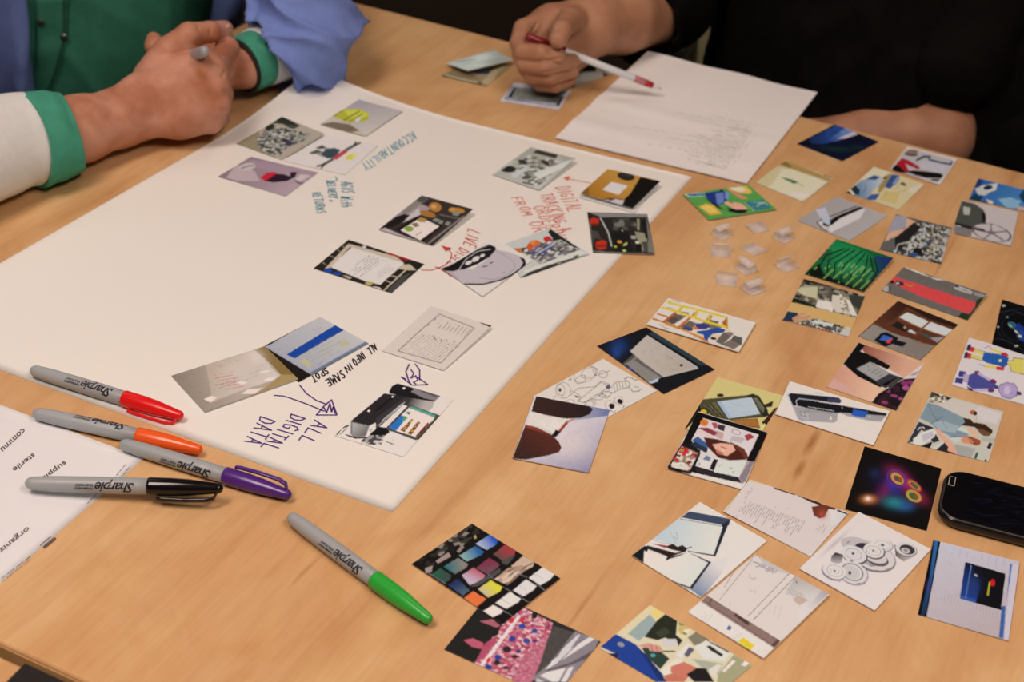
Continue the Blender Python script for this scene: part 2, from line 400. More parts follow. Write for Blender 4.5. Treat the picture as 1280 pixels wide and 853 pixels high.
def paint(X, Y, U, V, C, ops, T):
    """X, Y: point coordinates in the picture's own frame; U, V: 0..1 across the card; C: colours"""
    ox, oy, sc = T
    X = (X-ox)*sc; Y = (Y-oy)*sc
    for line in ops.strip().split('\n'):
        w = line.split()
        if not w: continue
        k = w[0]
        if k == 'P':
            p = np.array(w[2:], float).reshape(-1, 2); m = inpoly(X, Y, p); C[m] = hexs(w[1])
        elif k == 'E':
            cx, cy, rx, ry, an = [float(q) for q in w[2:7]]; an = math.radians(an)
            dx, dy = X-cx, Y-cy; a = dx*math.cos(an)+dy*math.sin(an); b = -dx*math.sin(an)+dy*math.cos(an)
            q = (a/rx)**2+(b/ry)**2; m = q < 1
            if len(w) > 7:   # ring: inner fraction
                m &= q > float(w[7])**2
            C[m] = hexs(w[1])
        elif k == 'B':      # soft spot: colour, cx cy rx ry angle strength
            cx, cy, rx, ry, an, st = [float(q) for q in w[2:8]]; an = math.radians(an)
            dx, dy = X-cx, Y-cy; a = dx*math.cos(an)+dy*math.sin(an); b = -dx*math.sin(an)+dy*math.cos(an)
            f = (st*np.exp(-1.5*((a/rx)**2+(b/ry)**2)))[:, None]; C[:] = C*(1-f)+hexs(w[1])*f
        elif k == 'L':
            wd = float(w[2])/2; p = np.array(w[3:], float).reshape(-1, 2)
            m = np.zeros(X.shape, bool)
            for (x1, y1), (x2, y2) in zip(p[:-1], p[1:]):
                L2 = max(1e-9, (x2-x1)**2+(y2-y1)**2); t = np.clip(((X-x1)*(x2-x1)+(Y-y1)*(y2-y1))/L2, 0, 1)
                m |= (X-x1-t*(x2-x1))**2+(Y-y1-t*(y2-y1))**2 < wd*wd
            C[m] = hexs(w[1])
        elif k == 'G':      # gradient polygon: c1 c2 x1 y1 x2 y2 then polygon
            x1, y1, x2, y2 = [float(q) for q in w[3:7]]; p = np.array(w[7:], float).reshape(-1, 2); m = inpoly(X, Y, p)
            t = np.clip(((X-x1)*(x2-x1)+(Y-y1)*(y2-y1))/((x2-x1)**2+(y2-y1)**2), 0, 1)[m][:, None]
            C[m] = hexs(w[1])*(1-t)+hexs(w[2])*t
        elif k == 'M':      # clutter: palette nu nv seed then polygon (or the whole card)
            pal = np.array([hexs(q) for q in w[1].split(',')]); nu, nv, sd = float(w[2])*1.5, float(w[3])*1.5, int(w[4])
            m = inpoly(X, Y, np.array(w[5:], float).reshape(-1, 2)) if len(w) > 5 else np.ones(X.shape, bool)
            u, v = U[m]*nu, V[m]*nv; iu, iv = np.floor(u), np.floor(v)
            best = np.full(u.shape, 9.0); val = np.zeros(u.shape)
            for du in (-1, 0, 1):
                for dv in (-1, 0, 1):
                    cu, cv = iu+du, iv+dv
                    d = (cu+h2(cu, cv, sd)-u)**2+(cv+h2(cu, cv, sd+7)-v)**2
                    n = d < best; best[n] = d[n]; val[n] = h2(cu, cv, sd+13)[n]
            C[m] = pal[np.minimum((val*len(pal)).astype(int), len(pal)-1)]
        elif k == 'D':      # rows of small print: colour width x1 y1 x2 y2 rows dx dy [raggedness]
            wd = float(w[2])/2; x1, y1, x2, y2 = [float(q) for q in w[3:7]]; n = int(w[7]); dx, dy = float(w[8]), float(w[9])
            rag = float(w[10]) if len(w) > 10 else 0.35
            L = math.hypot(x2-x1, y2-y1); ux, uy = (x2-x1)/L, (y2-y1)/L
            rr = random.Random(int(x1*7+y1*3)); m = np.zeros(X.shape, bool)
            for i in range(n):
                a, b = x1+dx*i, y1+dy*i; Lr = L*(1-rag*rr.random())
                s = (X-a)*ux+(Y-b)*uy; q = np.abs(-(X-a)*uy+(Y-b)*ux)
                word = vnoise(s/(wd*5), np.full(s.shape, i*3.7), 5+i) > 0.3
                m |= (q < wd) & (s > 0) & (s < Lr) & word
            c = hexs(w[1]); C[m] = C[m]*0.35+c*0.65
        elif k == 'N':      # tonal mottling: amount scale
            f = 1+float(w[1])*(vnoise(X/float(w[2]), Y/float(w[2]), 3)-0.5)*2; C *= f[:, None]
    # the slight unevenness of cheap photo printing
    f = 1+.10*(vnoise(U*26, V*26, 31)-.5)+.12*(vnoise(U*61, V*61, 37)-.5)
    wgt = np.clip(1.05-C.mean(1)*1.25, .12, 1); C *= (1+(f-1)*wgt)[:, None]
    return C

_pm = {}
def print_mat(rough=0.42):
    if rough in _pm: return _pm[rough]
    m = bpy.data.materials.new('printed_photo_paper'); m.use_nodes = True
    N, L = m.node_tree.nodes, m.node_tree.links; b = N['Principled BSDF']
    a = N.new('ShaderNodeAttribute'); a.attribute_name = 'print'
    n = N.new('ShaderNodeTexNoise'); n.inputs['Scale'].default_value = 900
    tc = N.new('ShaderNodeTexCoord'); L.new(tc.outputs['Object'], n.inputs['Vector'])
    bp = N.new('ShaderNodeBump'); bp.inputs['Strength'].default_value = 0.03; bp.inputs['Distance'].default_value = 0.001
    L.new(n.outputs['Fac'], bp.inputs['Height']); L.new(bp.outputs[0], b.inputs['Normal'])
    L.new(a.outputs['Color'], b.inputs['Base Color']); b.inputs['Roughness'].default_value = rough
    b.inputs['Specular IOR Level'].default_value = 0.16
    _pm[rough] = m; return m

POSTER = {}
def poster_h(x, y):
    """how far the poster stands off the table at x, y"""
    if not POSTER: return x*0
    u = ((x-POSTER['o'].x)*POSTER['u'].x+(y-POSTER['o'].y)*POSTER['u'].y)/POSTER['u'].length_squared
    v = ((x-POSTER['o'].x)*POSTER['v'].x+(y-POSTER['o'].y)*POSTER['v'].y)/POSTER['v'].length_squared
    return np.where((u > -.02) & (u < 1.02) & (v > -.02) & (v < 1.02), poster_bend(u, v), 0.0)
def WPP(x, y, h):
    p = WP(x, y, h)
    for _ in range(8): p = WP(x, y, h+float(poster_h(np.float64(p.x), np.float64(p.y))))
    return p
def sheet(name, corners, ops, T, z=0.0004, hs=(0, 0, 0, 0), thick=0.00025, step=1.0, paper='e2cfc4', bend=None, rough=0.42, world=None, warp=None):
    """a printed card or paper; corners are the pixels of its four corners, hs their heights above its resting plane"""
    Cn = [np.array(WPP(x, y, z+h)) for (x, y), h in zip(corners, hs)] if world is None else [np.array(w) for w in world]
    px = [proj(np.array([c])) for c in Cn]; px = [(a[0], b[0]) for a, b in px]
    du = max(math.dist(px[0], px[1]), math.dist(px[3], px[2])); dv = max(math.dist(px[1], px[2]), math.dist(px[0], px[3]))
    nu, nv = max(6, int(du/step)), max(6, int(dv/step))
    lifted = world is None and any(float(poster_h(q[0], q[1])) > 1e-5 for q in Cn)
    def pos(U, V):
        U_, V_ = U[:, None], V[:, None]
        P = Cn[0]*(1-U_)*(1-V_)+Cn[1]*U_*(1-V_)+Cn[2]*U_*V_+Cn[3]*(1-U_)*V_
        if lifted:
            b = poster_h(P[:, 0], P[:, 1]); c4 = [float(poster_h(q[0], q[1])) for q in Cn]
            P[:, 2] += b-(c4[0]*(1-U)*(1-V)+c4[1]*U*(1-V)+c4[2]*U*V+c4[3]*(1-U)*V)
        if bend: P[:, 2] += bend(U, V)
        return P
    vv, uu = np.meshgrid(np.linspace(0, 1, nv+1), np.linspace(0, 1, nu+1), indexing='ij')
    U, V = uu.ravel(), vv.ravel()
    P = pos(U, V)
    C = np.zeros((len(U), 3), np.float32)
    if ops:
        for a, b in ((-.25, -.25), (.25, -.25), (-.25, .25), (.25, .25)):
            U2, V2 = U+a/nu, V+b/nv; Q = pos(U2, V2); X, Y = proj(Q)
            c = np.tile(hexs(paper), (len(U), 1)); C += paint(X, Y, np.clip(U2, 0, .9999), np.clip(V2, 0, .9999), c, ops, T)
        C /= 4
    else: C[:] = hexs(paper)
    n = nu+1; idx = np.arange(len(U)).reshape(nv+1, nu+1)
    q = np.stack([idx[:-1, :-1], idx[1:, :-1], idx[1:, 1:], idx[:-1, 1:]], -1).reshape(-1, 4)
    nrm = np.cross(Cn[1]-Cn[0], Cn[3]-Cn[0])
    if nrm[2] > 0: q = q[:, ::-1]
    ring = list(idx[0, :])+list(idx[1:, -1])+list(idx[-1, -2::-1])+list(idx[-2:0:-1, 0])
    nb = len(P); B = P.copy(); B[:, 2] -= thick
    Vt = np.concatenate([P, B]); qb = q[:, ::-1]+nb
    side = np.array([[ring[i], ring[(i+1) % len(ring)], ring[(i+1) % len(ring)]+nb, ring[i]+nb] for i in range(len(ring))])
    if nrm[2] < 0: side = side[:, ::-1]
    if not bend and not any(hs) and not lifted:       # flat card: one face underneath
        Vt = np.concatenate([P, B[ring]]); m = {r: nb+i for i, r in enumerate(ring)}
        side = np.array([[ring[i], ring[(i+1) % len(ring)], nb+(i+1) % len(ring), nb+i] for i in range(len(ring))])
        if nrm[2] < 0: side = side[:, ::-1]
        allq = np.concatenate([q, side]); 
        Cc = np.concatenate([C, np.tile(hexs(paper), (len(ring), 1))])
        bot = [nb+i for i in range(len(ring))]
    else:
        allq = np.concatenate([q, qb, side]); Cc = np.concatenate([C, np.tile(hexs(paper), (nb, 1))]); bot = None
    me = bpy.data.meshes.new(name)
    nl = len(allq)*4+(len(bot) if bot else 0)
    me.vertices.add(len(Vt)); me.vertices.foreach_set('co', Vt.ravel())
    li = allq.ravel() if not bot else np.concatenate([allq.ravel(), bot])
    me.loops.add(nl); me.loops.foreach_set('vertex_index', li.astype(np.int32))
    ls = np.arange(len(allq))*4
    if bot: ls = np.append(ls, len(allq)*4)
    me.polygons.add(len(ls)); me.polygons.foreach_set('loop_start', ls.astype(np.int32))
    me.update(calc_edges=True)
    at = me.color_attributes.new('print', 'FLOAT_COLOR', 'POINT')
    at.data.foreach_set('color', np.concatenate([np.clip(Cc, 0, 0.95), np.ones((len(Cc), 1))], 1).astype(np.float32).ravel())
    me.materials.append(print_mat(rough))
    o = link(name, me, None, None)
    me.polygons.foreach_set('use_smooth', [True]*len(q)+[False]*(len(me.polygons)-len(q)))
    return recenter(o)

CARD_GROUP = 'printed photo cards lying on the table and poster'
def card(label, corners, ops, T, z=0.0004, hs=(0, 0, 0, 0), **kw):
    o = sheet('photo_card', corners, ops, T, z, hs, **kw)
    return tag(o, label, 'photo card', CARD_GROUP)

# ------------------------------------------------------------------ handwriting: strokes of one line each
FONT = {
'A': [(0,0,.5,1,1,0),(.2,.4,.8,.4)], 'B': [(0,0,0,1,.7,.95,.75,.7,.5,.52,0,.5),(.5,.52,.9,.4,.85,.1,.5,0,0,0)], 'C': [(.95,.85,.6,1,.15,.8,.05,.4,.3,.05,.9,.1)],
'D': [(0,0,.1,1,.7,.85,.95,.5,.7,.1,0,0)], 'E': [(.9,1,.05,1,0,0,.9,0),(0,.5,.7,.52)], 'F': [(.9,1,.05,1,0,0),(0,.5,.7,.52)],
'G': [(.95,.85,.6,1,.15,.8,.05,.4,.3,.05,.85,.1,.9,.45,.5,.45)], 'H': [(0,0,0,1),(.9,0,.9,1),(0,.5,.9,.5)], 'I': [(.4,0,.45,1)],
'K': [(0,0,0,1),(.9,1,0,.45,.9,0)], 'L': [(.1,1,0,0,.85,.02)], 'M': [(0,0,.1,1,.5,.4,.9,1,1,0)], 'N': [(0,0,.05,1,.85,0,.9,1)],
'O': [(.5,1,.1,.8,.05,.3,.45,0,.9,.25,.9,.75,.5,1)], 'P': [(0,0,.05,1,.75,.95,.85,.65,.5,.45,0,.45)], 'R': [(0,0,.05,1,.75,.95,.8,.65,.4,.5,0,.48),(.4,.5,.95,0)],
'S': [(.9,.9,.5,1,.15,.8,.3,.55,.75,.42,.8,.15,.4,0,.05,.12)], 'T': [(0,1,1,.98),(.5,1,.45,0)], 'U': [(0,1,.05,.2,.4,0,.85,.2,.9,1)],
'V': [(0,1,.45,0,.95,1)], 'W': [(0,1,.25,0,.5,.7,.75,0,1,1)], 'Y': [(0,1,.45,.5,.95,1),(.45,.5,.3,-.1)], '+': [(.2,.4,.9,.5),(.55,.1,.5,.8)],
'&': [(.9,0,.2,.75,.4,1,.65,.75,.1,.3,.3,0,.9,.4)], 'i': [(.4,0,.45,.6)], 't': [(.5,0,.5,1),(.1,.6,.9,.6)], 'h': [(0,0,.05,1),(.02,.4,.5,.6,.8,.4,.8,0)], ' ': []}

class Ink:
    def __init__(self, T, z, width): self.T, self.z, self.w = T, z, width; self.V, self.F = [], []
    def pt(self, x, y): ox, oy, s = self.T; return WPP(ox+x/s, oy+y/s, self.z)
    def line(self, *xy, w=None):
        w = (w or self.w)/2; P = [self.pt(xy[i], xy[i+1]) for i in range(0, len(xy), 2)]
        for a, b in zip(P[:-1], P[1:]):
            d = b-a
            if d.length < 1e-7: continue
            d.normalize(); s = Vector((-d.y, d.x, 0))*w; n = len(self.V)
            self.V += [a-s, b-s, b+s, a+s]; self.F.append((n, n+1, n+2, n+3))
        for a in P:
            n = len(self.V); self.V += [a+Vector((math.cos(k*math.pi/3), math.sin(k*math.pi/3), 0))*w+Vector((0, 0, .00001)) for k in range(6)]; self.F.append(tuple(range(n, n+6)))
    def fill(self, *xy):
        n = len(self.V); P = [self.pt(xy[i], xy[i+1]) for i in range(0, len(xy), 2)]
        if (P[1]-P[0]).cross(P[2]-P[0]).z < 0: P = P[::-1]
        self.V += P; self.F.append(tuple(range(n, n+len(P))))
    def text(self, s, x1, y1, x2, y2, ux, uy, seed=1, gap=0.3):
        rr = random.Random(seed); n = sum(0.6 if c in 'Ii ' else 1 for c in s); dx, dy = (x2-x1)/n, (y2-y1)/n; t = 0
        for c in s:
            wd = 0.6 if c in 'Ii ' else 1.0
            jx, jy, js = rr.uniform(-.06, .06), rr.uniform(-.06, .06), rr.uniform(.9, 1.1)
            for st in FONT[c]:
                pts = []
                for i in range(0, len(st), 2):
                    a, b = st[i]*wd*(1-gap)+t+jy, st[i+1]*js+jx
                    pts += [x1+dx*a+ux*b, y1+dy*a+uy*b]
                self.line(*pts)
            t += wd
    def word(self, s, m, parent, *a):
        self.V, self.F = [], []; self.text(s, *a); return self.build('handwritten_word', m, parent)
    def stroke(self, m, parent, *lines, name='drawn_line', fill=None):
        self.V, self.F = [], []
        for l in lines: self.line(*l)
        if fill: self.fill(*fill)
        return self.build(name, m, parent)
    def build(self, name, m, parent):
        me = pymesh(name, self.V, self.F); return link(name, me, m, parent)
# ------------------------------------------------------------------ the poster, the letter sheets
C_r, C_b = WP(865, 222), WP(490, 641)
C_f = WP(390, 106); C_l = Vector((-0.512, 1.068, TBL))
def poster_bend(U, V):
    # u from far-left corner to far-right corner, v towards the near edge; the far-left corner curls up off the table
    d = np.hypot(U*0.45, V*0.62)
    return 0.021*np.clip(1-d/0.20, 0, 1)**2
pw = [C_f, C_r, C_b, C_l]; pw = [Vector((p.x, p.y, TBL+.0006)) for p in pw]
poster = sheet('poster_paper', [(0, 0)]*4, None, None, world=pw, bend=poster_bend, step=9, paper='e9dcc5', thick=.0004, rough=0.6)
POSTER.update(o=pw[0], u=pw[1]-pw[0], v=pw[3]-pw[0])
tag(poster, 'large cream poster sheet with stuck-on cards and handwriting, far left corner curling up', 'poster')

letter_ops = '''
D #6b5a55 2.2 965 362 740 318 1 0 0 0
D #8c7a74 2 960 375 590 305 1 0 0 0
D #9a8882 2.6 955 385 720 338 24 -6 8 0.6
D #9a8882 2.2 945 395 560 318 1 0 0 0
D #8f7d77 2.2 905 455 380 372 1 0 0 0
D #8f7d77 2.2 890 475 540 420 1 0 0 0
D #8f7d77 2.2 860 520 440 448 1 0 0 0
D #5f4f4a 2.6 825 568 640 522 1 0 0 0
D #8c7a74 2 975 388 835 570 1 0 0 0
'''
def letter_bend(U, V):
    f = np.clip((V-.0)/1, 0, 1)
    return 0.0016*np.sin(np.clip((V-.50)/.16, 0, 1)*math.pi)**2*(1-U*.6)+.0018*np.sin(np.clip((V-.74)/.18, 0, 1)*math.pi)**2*(1-U*.7)+.0014*np.sin(U*14)*np.clip(.25-V, 0, 1)*2+.001
letter = sheet('letter_sheet', [(809.6, 65.1), (1021.6, 117.1), (933, 231), (692.9, 173.3)], letter_ops, (690, 60, 3.765), z=.0010, bend=letter_bend, step=1.6, paper='eadad4', rough=0.6)
tag(letter, 'white letter sheet of small print hanging over the far table edge', 'paper')

# sheet at the bottom left, its large words read from the other side
a, b = WP(180, 573, .0003), WP(0, 506, .0003)
ex = (b-a).normalized(); ey = (WP(0, 740, .0003)-a); ey = (ey-ex*ey.dot(ex)).normalized()
sh_c = [a, a+ex*.216, a+ex*.216+ey*.279, a+ey*.279]
flyer = sheet('word_sheet', [(0, 0)]*4, None, None, world=sh_c, step=12, paper='e2d0c8', rough=.6)
tag(flyer, 'white sheet of scattered printed words under the black marker, lower left', 'paper')
inkm = mat('grey_print', '5b4c4a', .7)
def printed(text, T, x1, y1, x2, y2, ux, uy, z, m, parent, name='printed_word', shear=0.0):
    cu = bpy.data.curves.new('t', 'FONT'); cu.body = text; cu.size = 1.0; cu.resolution_u = 3; cu.offset = 0.012
    ob = bpy.data.objects.new('t', cu); me = bpy.data.meshes.new_from_object(ob)
    n = len(me.vertices); v = np.empty(n*3); me.vertices.foreach_get('co', v); v = v.reshape(-1, 3)
    W = v[:, 0].max(); ox, oy, s = T
    for i in range(n):
        t = v[i, 0]/W; h = v[i, 1]/0.5
        x = x1+(x2-x1)*t+ux*h; y = y1+(y2-y1)*t+uy*h
        me.vertices[i].co = WP(ox+x/s, oy+y/s, z)
    bpy.data.objects.remove(ob); bpy.data.curves.remove(cu)
    me.update()
    if len(me.polygons) and sum(p.normal.z*p.area for p in me.polygons) < 0: me.flip_normals()
    me.name = name
    return link(name, me, m, parent)
TW = (0, 500, 3.411)
for tx, x1, y1, x2, y2, ux, uy in (('commu', 98, 118, 0, 208, 12, 13), ('sterile', 142, 225, 52, 293, 10, 11), ('supplies', 276, 258, 150, 350, 10, 11), ('organize', 118, 540, -26, 655, 10, 11)):
    printed(tx, TW, x1, y1, x2, y2, ux, uy, .0007, inkm, flyer)
ik = Ink(TW, .0007, .0004)
for i, (x1, y1, x2, y2) in enumerate(((538, 272, 493, 325), (556, 282, 510, 336), (412, 398, 372, 442), (128, 668, 6, 762), (128, 680, 14, 772))):
    n = 16; L_ = []
    for q in range(n):
        if (q*7+i*3) % 5 == 0: continue
        t0, t1 = q/n, (q+.75)/n; L_.append((x1+(x2-x1)*t0, y1+(y2-y1)*t0, x1+(x2-x1)*t1, y1+(y2-y1)*t1))
    ik.stroke(inkm, flyer, *L_, name='line_of_small_print')['kind'] = 'stuff'
ik.V, ik.F = [], []; ik.line(216, 583, 172, 621, w=.0006); ik.build('printed_bar', inkm, flyer)
ik.V, ik.F = [], []; ik.line(232, 592, 190, 627, w=.0024); ik.build('printed_bar', inkm, flyer)

# ------------------------------------------------------------------ handwriting on the poster
def inkmat(n, c): return mat(n, c, .8, .2)
purple, black_i, red_i, lred, teal = inkmat('purple_ink', '5f3a78'), inkmat('black_ink', '33262f'), inkmat('red_ink', 'c8423c'), inkmat('coral_ink', 'de6d58'), inkmat('teal_ink', '4d8f9c')
ZI = .0012
T8 = (290, 420, 4.741)
k = Ink(T8, ZI, .0011)
for a in (('ALL', 842, 42, 790, 82, 22, 36, 2), ('INFO', 772, 92, 705, 146, 24, 38, 3), ('IN', 700, 160, 655, 196, 20, 34, 4), ('SAME', 650, 200, 545, 268, 24, 38, 5), ('SPOT', 556, 184, 458, 246, 20, 32, 6)):
    k.word(a[0], black_i, poster, *a[1:])['label'] = 'black handwritten word '+a[0]
for a in (('ALL', 490, 500, 385, 636, 82, 30, 7), ('DIGITAL', 356, 462, 160, 668, 92, 26, 8), ('DATA', 168, 478, 62, 636, 96, 28, 9)):
    k.word(a[0], purple, poster, *a[1:])['label'] = 'purple handwritten word '+a[0]
k.stroke(purple, poster, (400, 290, 440, 340, 500, 382, 560, 405)); k.stroke(purple, poster, (250, 352, 300, 355, 340, 366, 440, 402, 545, 445))
k.stroke(purple, poster, (500, 468, 622, 468, 590, 378, 550, 410, 500, 468), (545, 425, 560, 455, 580, 400, 590, 450, 600, 420, 612, 460), name='drawn_arrowhead')
k.stroke(purple, poster, (1050, 168, 1030, 210, 1045, 260, 1060, 288)); k.stroke(purple, poster, (1085, 166, 1112, 200, 1112, 260))
k.stroke(purple, poster, (1003, 243, 1068, 292, 1160, 288, 1100, 245), (1003, 243, 1030, 255), (1060, 200, 1078, 222, 1060, 250, 1090, 235, 1100, 262, 1075, 275, 1090, 285), name='drawn_arrowhead')
T6 = (380, 220, 5.333)
k = Ink(T6, ZI, .0009)
k.word('LIVE', red_i, poster, 1098, 352, 1062, 468, 80, 30, 3)['label'] = 'red handwritten word LIVE'
k.word('DISPLAY', red_i, poster, 1040, 478, 905, 650, 66, 30, 4)['label'] = 'red handwritten word DISPLAY, its end under a card'
k.stroke(red_i, poster, (785, 627, 850, 628, 930, 600, 975, 560, 985, 520, 960, 480), (875, 605, 935, 628)); k.stroke(red_i, poster, fill=(915, 463, 985, 482, 945, 503), name='drawn_arrowhead')
TR = (630, 200, 6.564)
k = Ink(TR, ZI, .0009)
for a in (('DIGITAL', 425, 225, 530, 440, 118, -12, 1), ('TRACKING', 290, 282, 430, 530, 105, -12, 2), ('&', 455, 560, 480, 600, 95, -12, 2), ('ORDERING', 235, 385, 430, 680, 105, -12, 3), ('FROM', 62, 312, 165, 468, 85, -8, 4), ('OR', 195, 512, 245, 610, 110, -10, 5)):
    k.word(a[0], lred, poster, *a[1:])['label'] = 'coral handwritten word '+a[0]
k.stroke(lred, poster, (715, 190, 600, 168, 530, 155)); k.stroke(lred, poster, fill=(487, 145, 545, 132, 522, 172), name='drawn_arrowhead')
TT = (360, 150, 6.094)
k = Ink(TT, ZI, .0009)
for a in (('ACCOUNTABILITY', 945, 82, 548, 342, 42, 48, 5), ('AGVS', 400, 468, 408, 560, 92, 6, 6), ('With', 402, 582, 410, 672, 92, 6, 7), ('DELIVERY', 292, 462, 318, 600, 62, 2, 8), ('+', 305, 602, 318, 632, 45, 2, 8), ('RETURNS', 182, 556, 225, 718, 68, -4, 9)):
    k.word(a[0], teal, poster, *a[1:])['label'] = 'teal handwritten word '+a[0]
k.stroke(teal, poster, (360, 432, 376, 455, 350, 470))
# ------------------------------------------------------------------ cards stuck on the poster
ZP = .0014
MACH = 'D3CEC4,8a857c,4a4640,2c2824,b9b2a4,6a645a'
card('card of lime green bundles against a pale wall, by the poster\'s curled corner', [(448.9,124.3),(503.5,138.6),(457.3,170.2),(400.1,155.3)], '''
P #c2b0a8 0 0 2000 0 2000 2000 0 2000
G #a89ba0 #d0c0b4 860 120 900 320 780 150 860 100 1110 180 888 340 820 320
P #b9b13a 680 215 740 172 850 170 905 195 905 235 860 250 760 250
P #cfc94e 760 180 840 172 905 200 900 215 800 235
L #6a6a20 6 700 215 745 180
L #6a6a20 7 755 240 850 185
L #6a6a20 5 790 246 870 200
P #d9cfc0 830 228 865 215 850 245 820 250
P #c8b9a4 600 262 700 215 850 285 880 340
P #7c6a58 620 262 690 248 790 262 850 300 800 310 700 290
''', (270,100,4.741), ZP, hs=(.003,.001,0,0))
card('card of a heaped grey jumble below a dark strip, upper left of the poster cards', [(352.3,145.8),(406,167.1),(351.8,199.8),(294.9,179.3)], '''
P #b3a28e 0 0 2000 0 2000 2000 0 2000
P #98876c 110 376 250 295 300 430 390 480
M #8f8a80,56514b,c2bcb0,35302c,a49c8e 13 17 3 250 350 310 265 560 315 520 360 420 400 380 450 290 430 240 380
P #2e3028 330 255 395 212 500 272 460 290 400 262
P #4a4a40 400 262 500 272 440 290
E #3a3a5c 430 375 22 12 -20
E #2c2a26 320 280 30 16 -30
''', (270,100,4.741), ZP, hs=(.002,.003,.0,.0))
card('white card of a drawn worker in a red vest with outstretched arms', [(407.5,168.5),(473.5,181.2),(431,219),(354,201)], '''
P #e4d3cb 0 0 2000 0 2000 2000 0 2000
P #58544e 550 432 600 412 640 430 570 440
P #58544e 590 402 630 385 660 405 610 410
P #9a948c 600 430 650 448 640 460 590 437
P #9a948c 650 398 690 410 680 420 640 410
P #3c4a4e 620 440 650 410 700 402 740 415 700 460 660 465
P #c0404c 690 460 760 412 785 422 710 475
L #5c5852 16 770 415 825 385
L #5c5852 16 690 470 640 500
L #2c2a28 10 820 388 855 372
L #2c2a28 10 820 385 830 368
L #2c2a28 10 640 500 600 512
L #2c2a28 10 640 500 625 522
E #d8cc4a 800 455 34 16 -15
E #e8dc80 820 450 14 9 -15
''', (270,100,4.741), ZP-.0003)
card('mauve card of a red and black handle tool, leftmost on the poster', [(313.7,196),(397.6,215.6),(356.9,245.5),(272.5,220.9)], '''
G #8f7680 #b89ba0 200 460 420 690 0 0 2000 0 2000 2000 0 2000
P #c0a8a8 120 500 230 540 260 600 130 600 60 580
P #a88c94 130 510 210 470 600 550 580 570
E #cbb8b4 185 515 50 22 -10
L #5c3a44 5 150 525 190 510 225 508
P #cc2434 262 580 300 550 350 545 360 556 290 600
P #2c1824 290 600 360 556 400 560 450 575 480 545 470 575 420 600 340 608
P #2c1824 440 548 480 545 470 570 440 580
L #2c1824 7 470 598 490 612 515 612
P #d0bcb8 500 560 560 565 500 600 470 590
''', (270,100,4.741), ZP)
card('dark card of a screen with food pictures beside orange blooms, poster centre', [(527.2,244.4),(591.3,261.6),(540.9,307.2),(473.2,286.9)], '''
P #3a302c 0 0 2000 0 2000 2000 0 2000
P #a89494 510 300 690 170 830 120 900 150 700 250
P #8c8078 640 190 830 50 880 80 720 190
P #55504c 780 90 825 55 880 80 830 110
P #c8bab4 690 240 800 150 830 190 720 240
P #221a1a 515 300 640 210 700 190 740 200 690 250 600 290
E #b4783c 925 140 46 34 10
E #d89c60 915 135 20 16 10
E #a87030 870 190 60 22 15
E #b87c34 1080 165 60 20 5
E #c89048 1050 155 22 12 5
L #6b625c 10 960 195 1120 230 1190 170
P #8a8a80 920 220 960 230 940 250 905 240
P #8a8a80 1060 170 1110 180 1090 205 1050 198
P #8a8a80 960 235 985 240 975 265 945 258
P #8a8a80 1010 245 1040 252 1020 275 992 268
L #8c7c74 12 880 400 1010 300 1130 210
P #171210 640 305 800 205 980 275 830 400
P #efe6cf 672 308 822 215 955 280 815 382
E #86a03c 735 298 32 20 0
P #8a6a50 750 262 790 252 812 275 780 288
E #b08a50 830 235 34 16 5
L #6b6458 5 785 345 825 320
P #c0aca8 515 305 560 290 640 325 700 350 880 412 860 415
''', (385,235,5.818), ZP, hs=(.004,.007,.001,.001))
card('white notice card framed by dark blocks with a red strip, poster centre left', [(435.7,299.7),(530.6,330.3),(489.3,366.6),(391.8,335.7)], '''
P #2a221c 0 0 2000 0 2000 2000 0 2000
P #e2d2ce 158 575 320 430 640 520 700 550 525 705 420 680
P #c9b49c 120 590 290 410 310 425 165 580
P #c9b49c 290 405 640 500 700 545 640 530 310 430
L #a89880 5 215 450 240 468
L #a89880 5 160 492 190 508
L #a89880 5 105 540 130 560
L #a89880 5 250 425 280 440
P #2448a0 108 606 135 585 180 598 160 625
P #2448a0 175 625 195 608 245 622 225 640
P #b8a898 250 635 290 640 320 655 300 665
P #c0a860 410 695 440 680 480 690 450 715
P #e4d8d0 470 715 520 725 540 740 480 725
P #b01c24 565 462 640 485 745 522 720 528 570 478
P #c8b498 690 560 740 555 790 600 730 600 660 590
L #c8b498 10 550 748 740 570
L #b8a488 8 600 640 660 650
L #b8a488 8 560 672 600 688
P #4a4844 690 640 760 610 640 740 590 765 580 740
E #d0c8c8 410 428 14 10 0
D #4a3838 4 560 520 370 650 6 -22 -6 .5
D #7a6a68 3 600 560 440 650 4 10 10 .5
''', (385,235,5.818), ZP)
card('grey card of a cluttered control room, above the coral handwriting', [(663.3,184),(719.8,197.9),(674.1,237.9),(614.8,218.6)], '''
G #a8a294 #c8c2b6 478 93 520 302 0 0 2000 0 2000 2000 0 2000
M #b5afa2,8f8a7e,6a665e,cdc8bc,a59f90 9 12 8 380 200 470 130 620 160 560 250 500 290
P #3a342c 488 120 510 105 610 130 600 148
E #2a2824 370 200 38 16 0
E #33302c 440 165 24 10 20
E #33302c 550 168 24 10 30
P #ccc8c0 380 228 450 190 470 200 400 245
P #d8d4cc 490 220 640 165 690 150 620 200 520 250
L #e4e0da 8 500 250 640 185
E #5a564c 460 240 26 9 -5
L #4a463e 7 440 265 490 275
P #a8a090 620 130 700 148 640 160
L #d8d2c8 4 292 227 400 160
''', (540,160,3.877), ZP, hs=(.001,.006,.001,.0))
under = card('plain white card half hidden under the orange desk card', [(764,216),(824,231),(793,266.5),(723,247)], '''
P #dccbc0 0 0 2000 0 2000 2000 0 2000
''', (0,0,1), ZP)
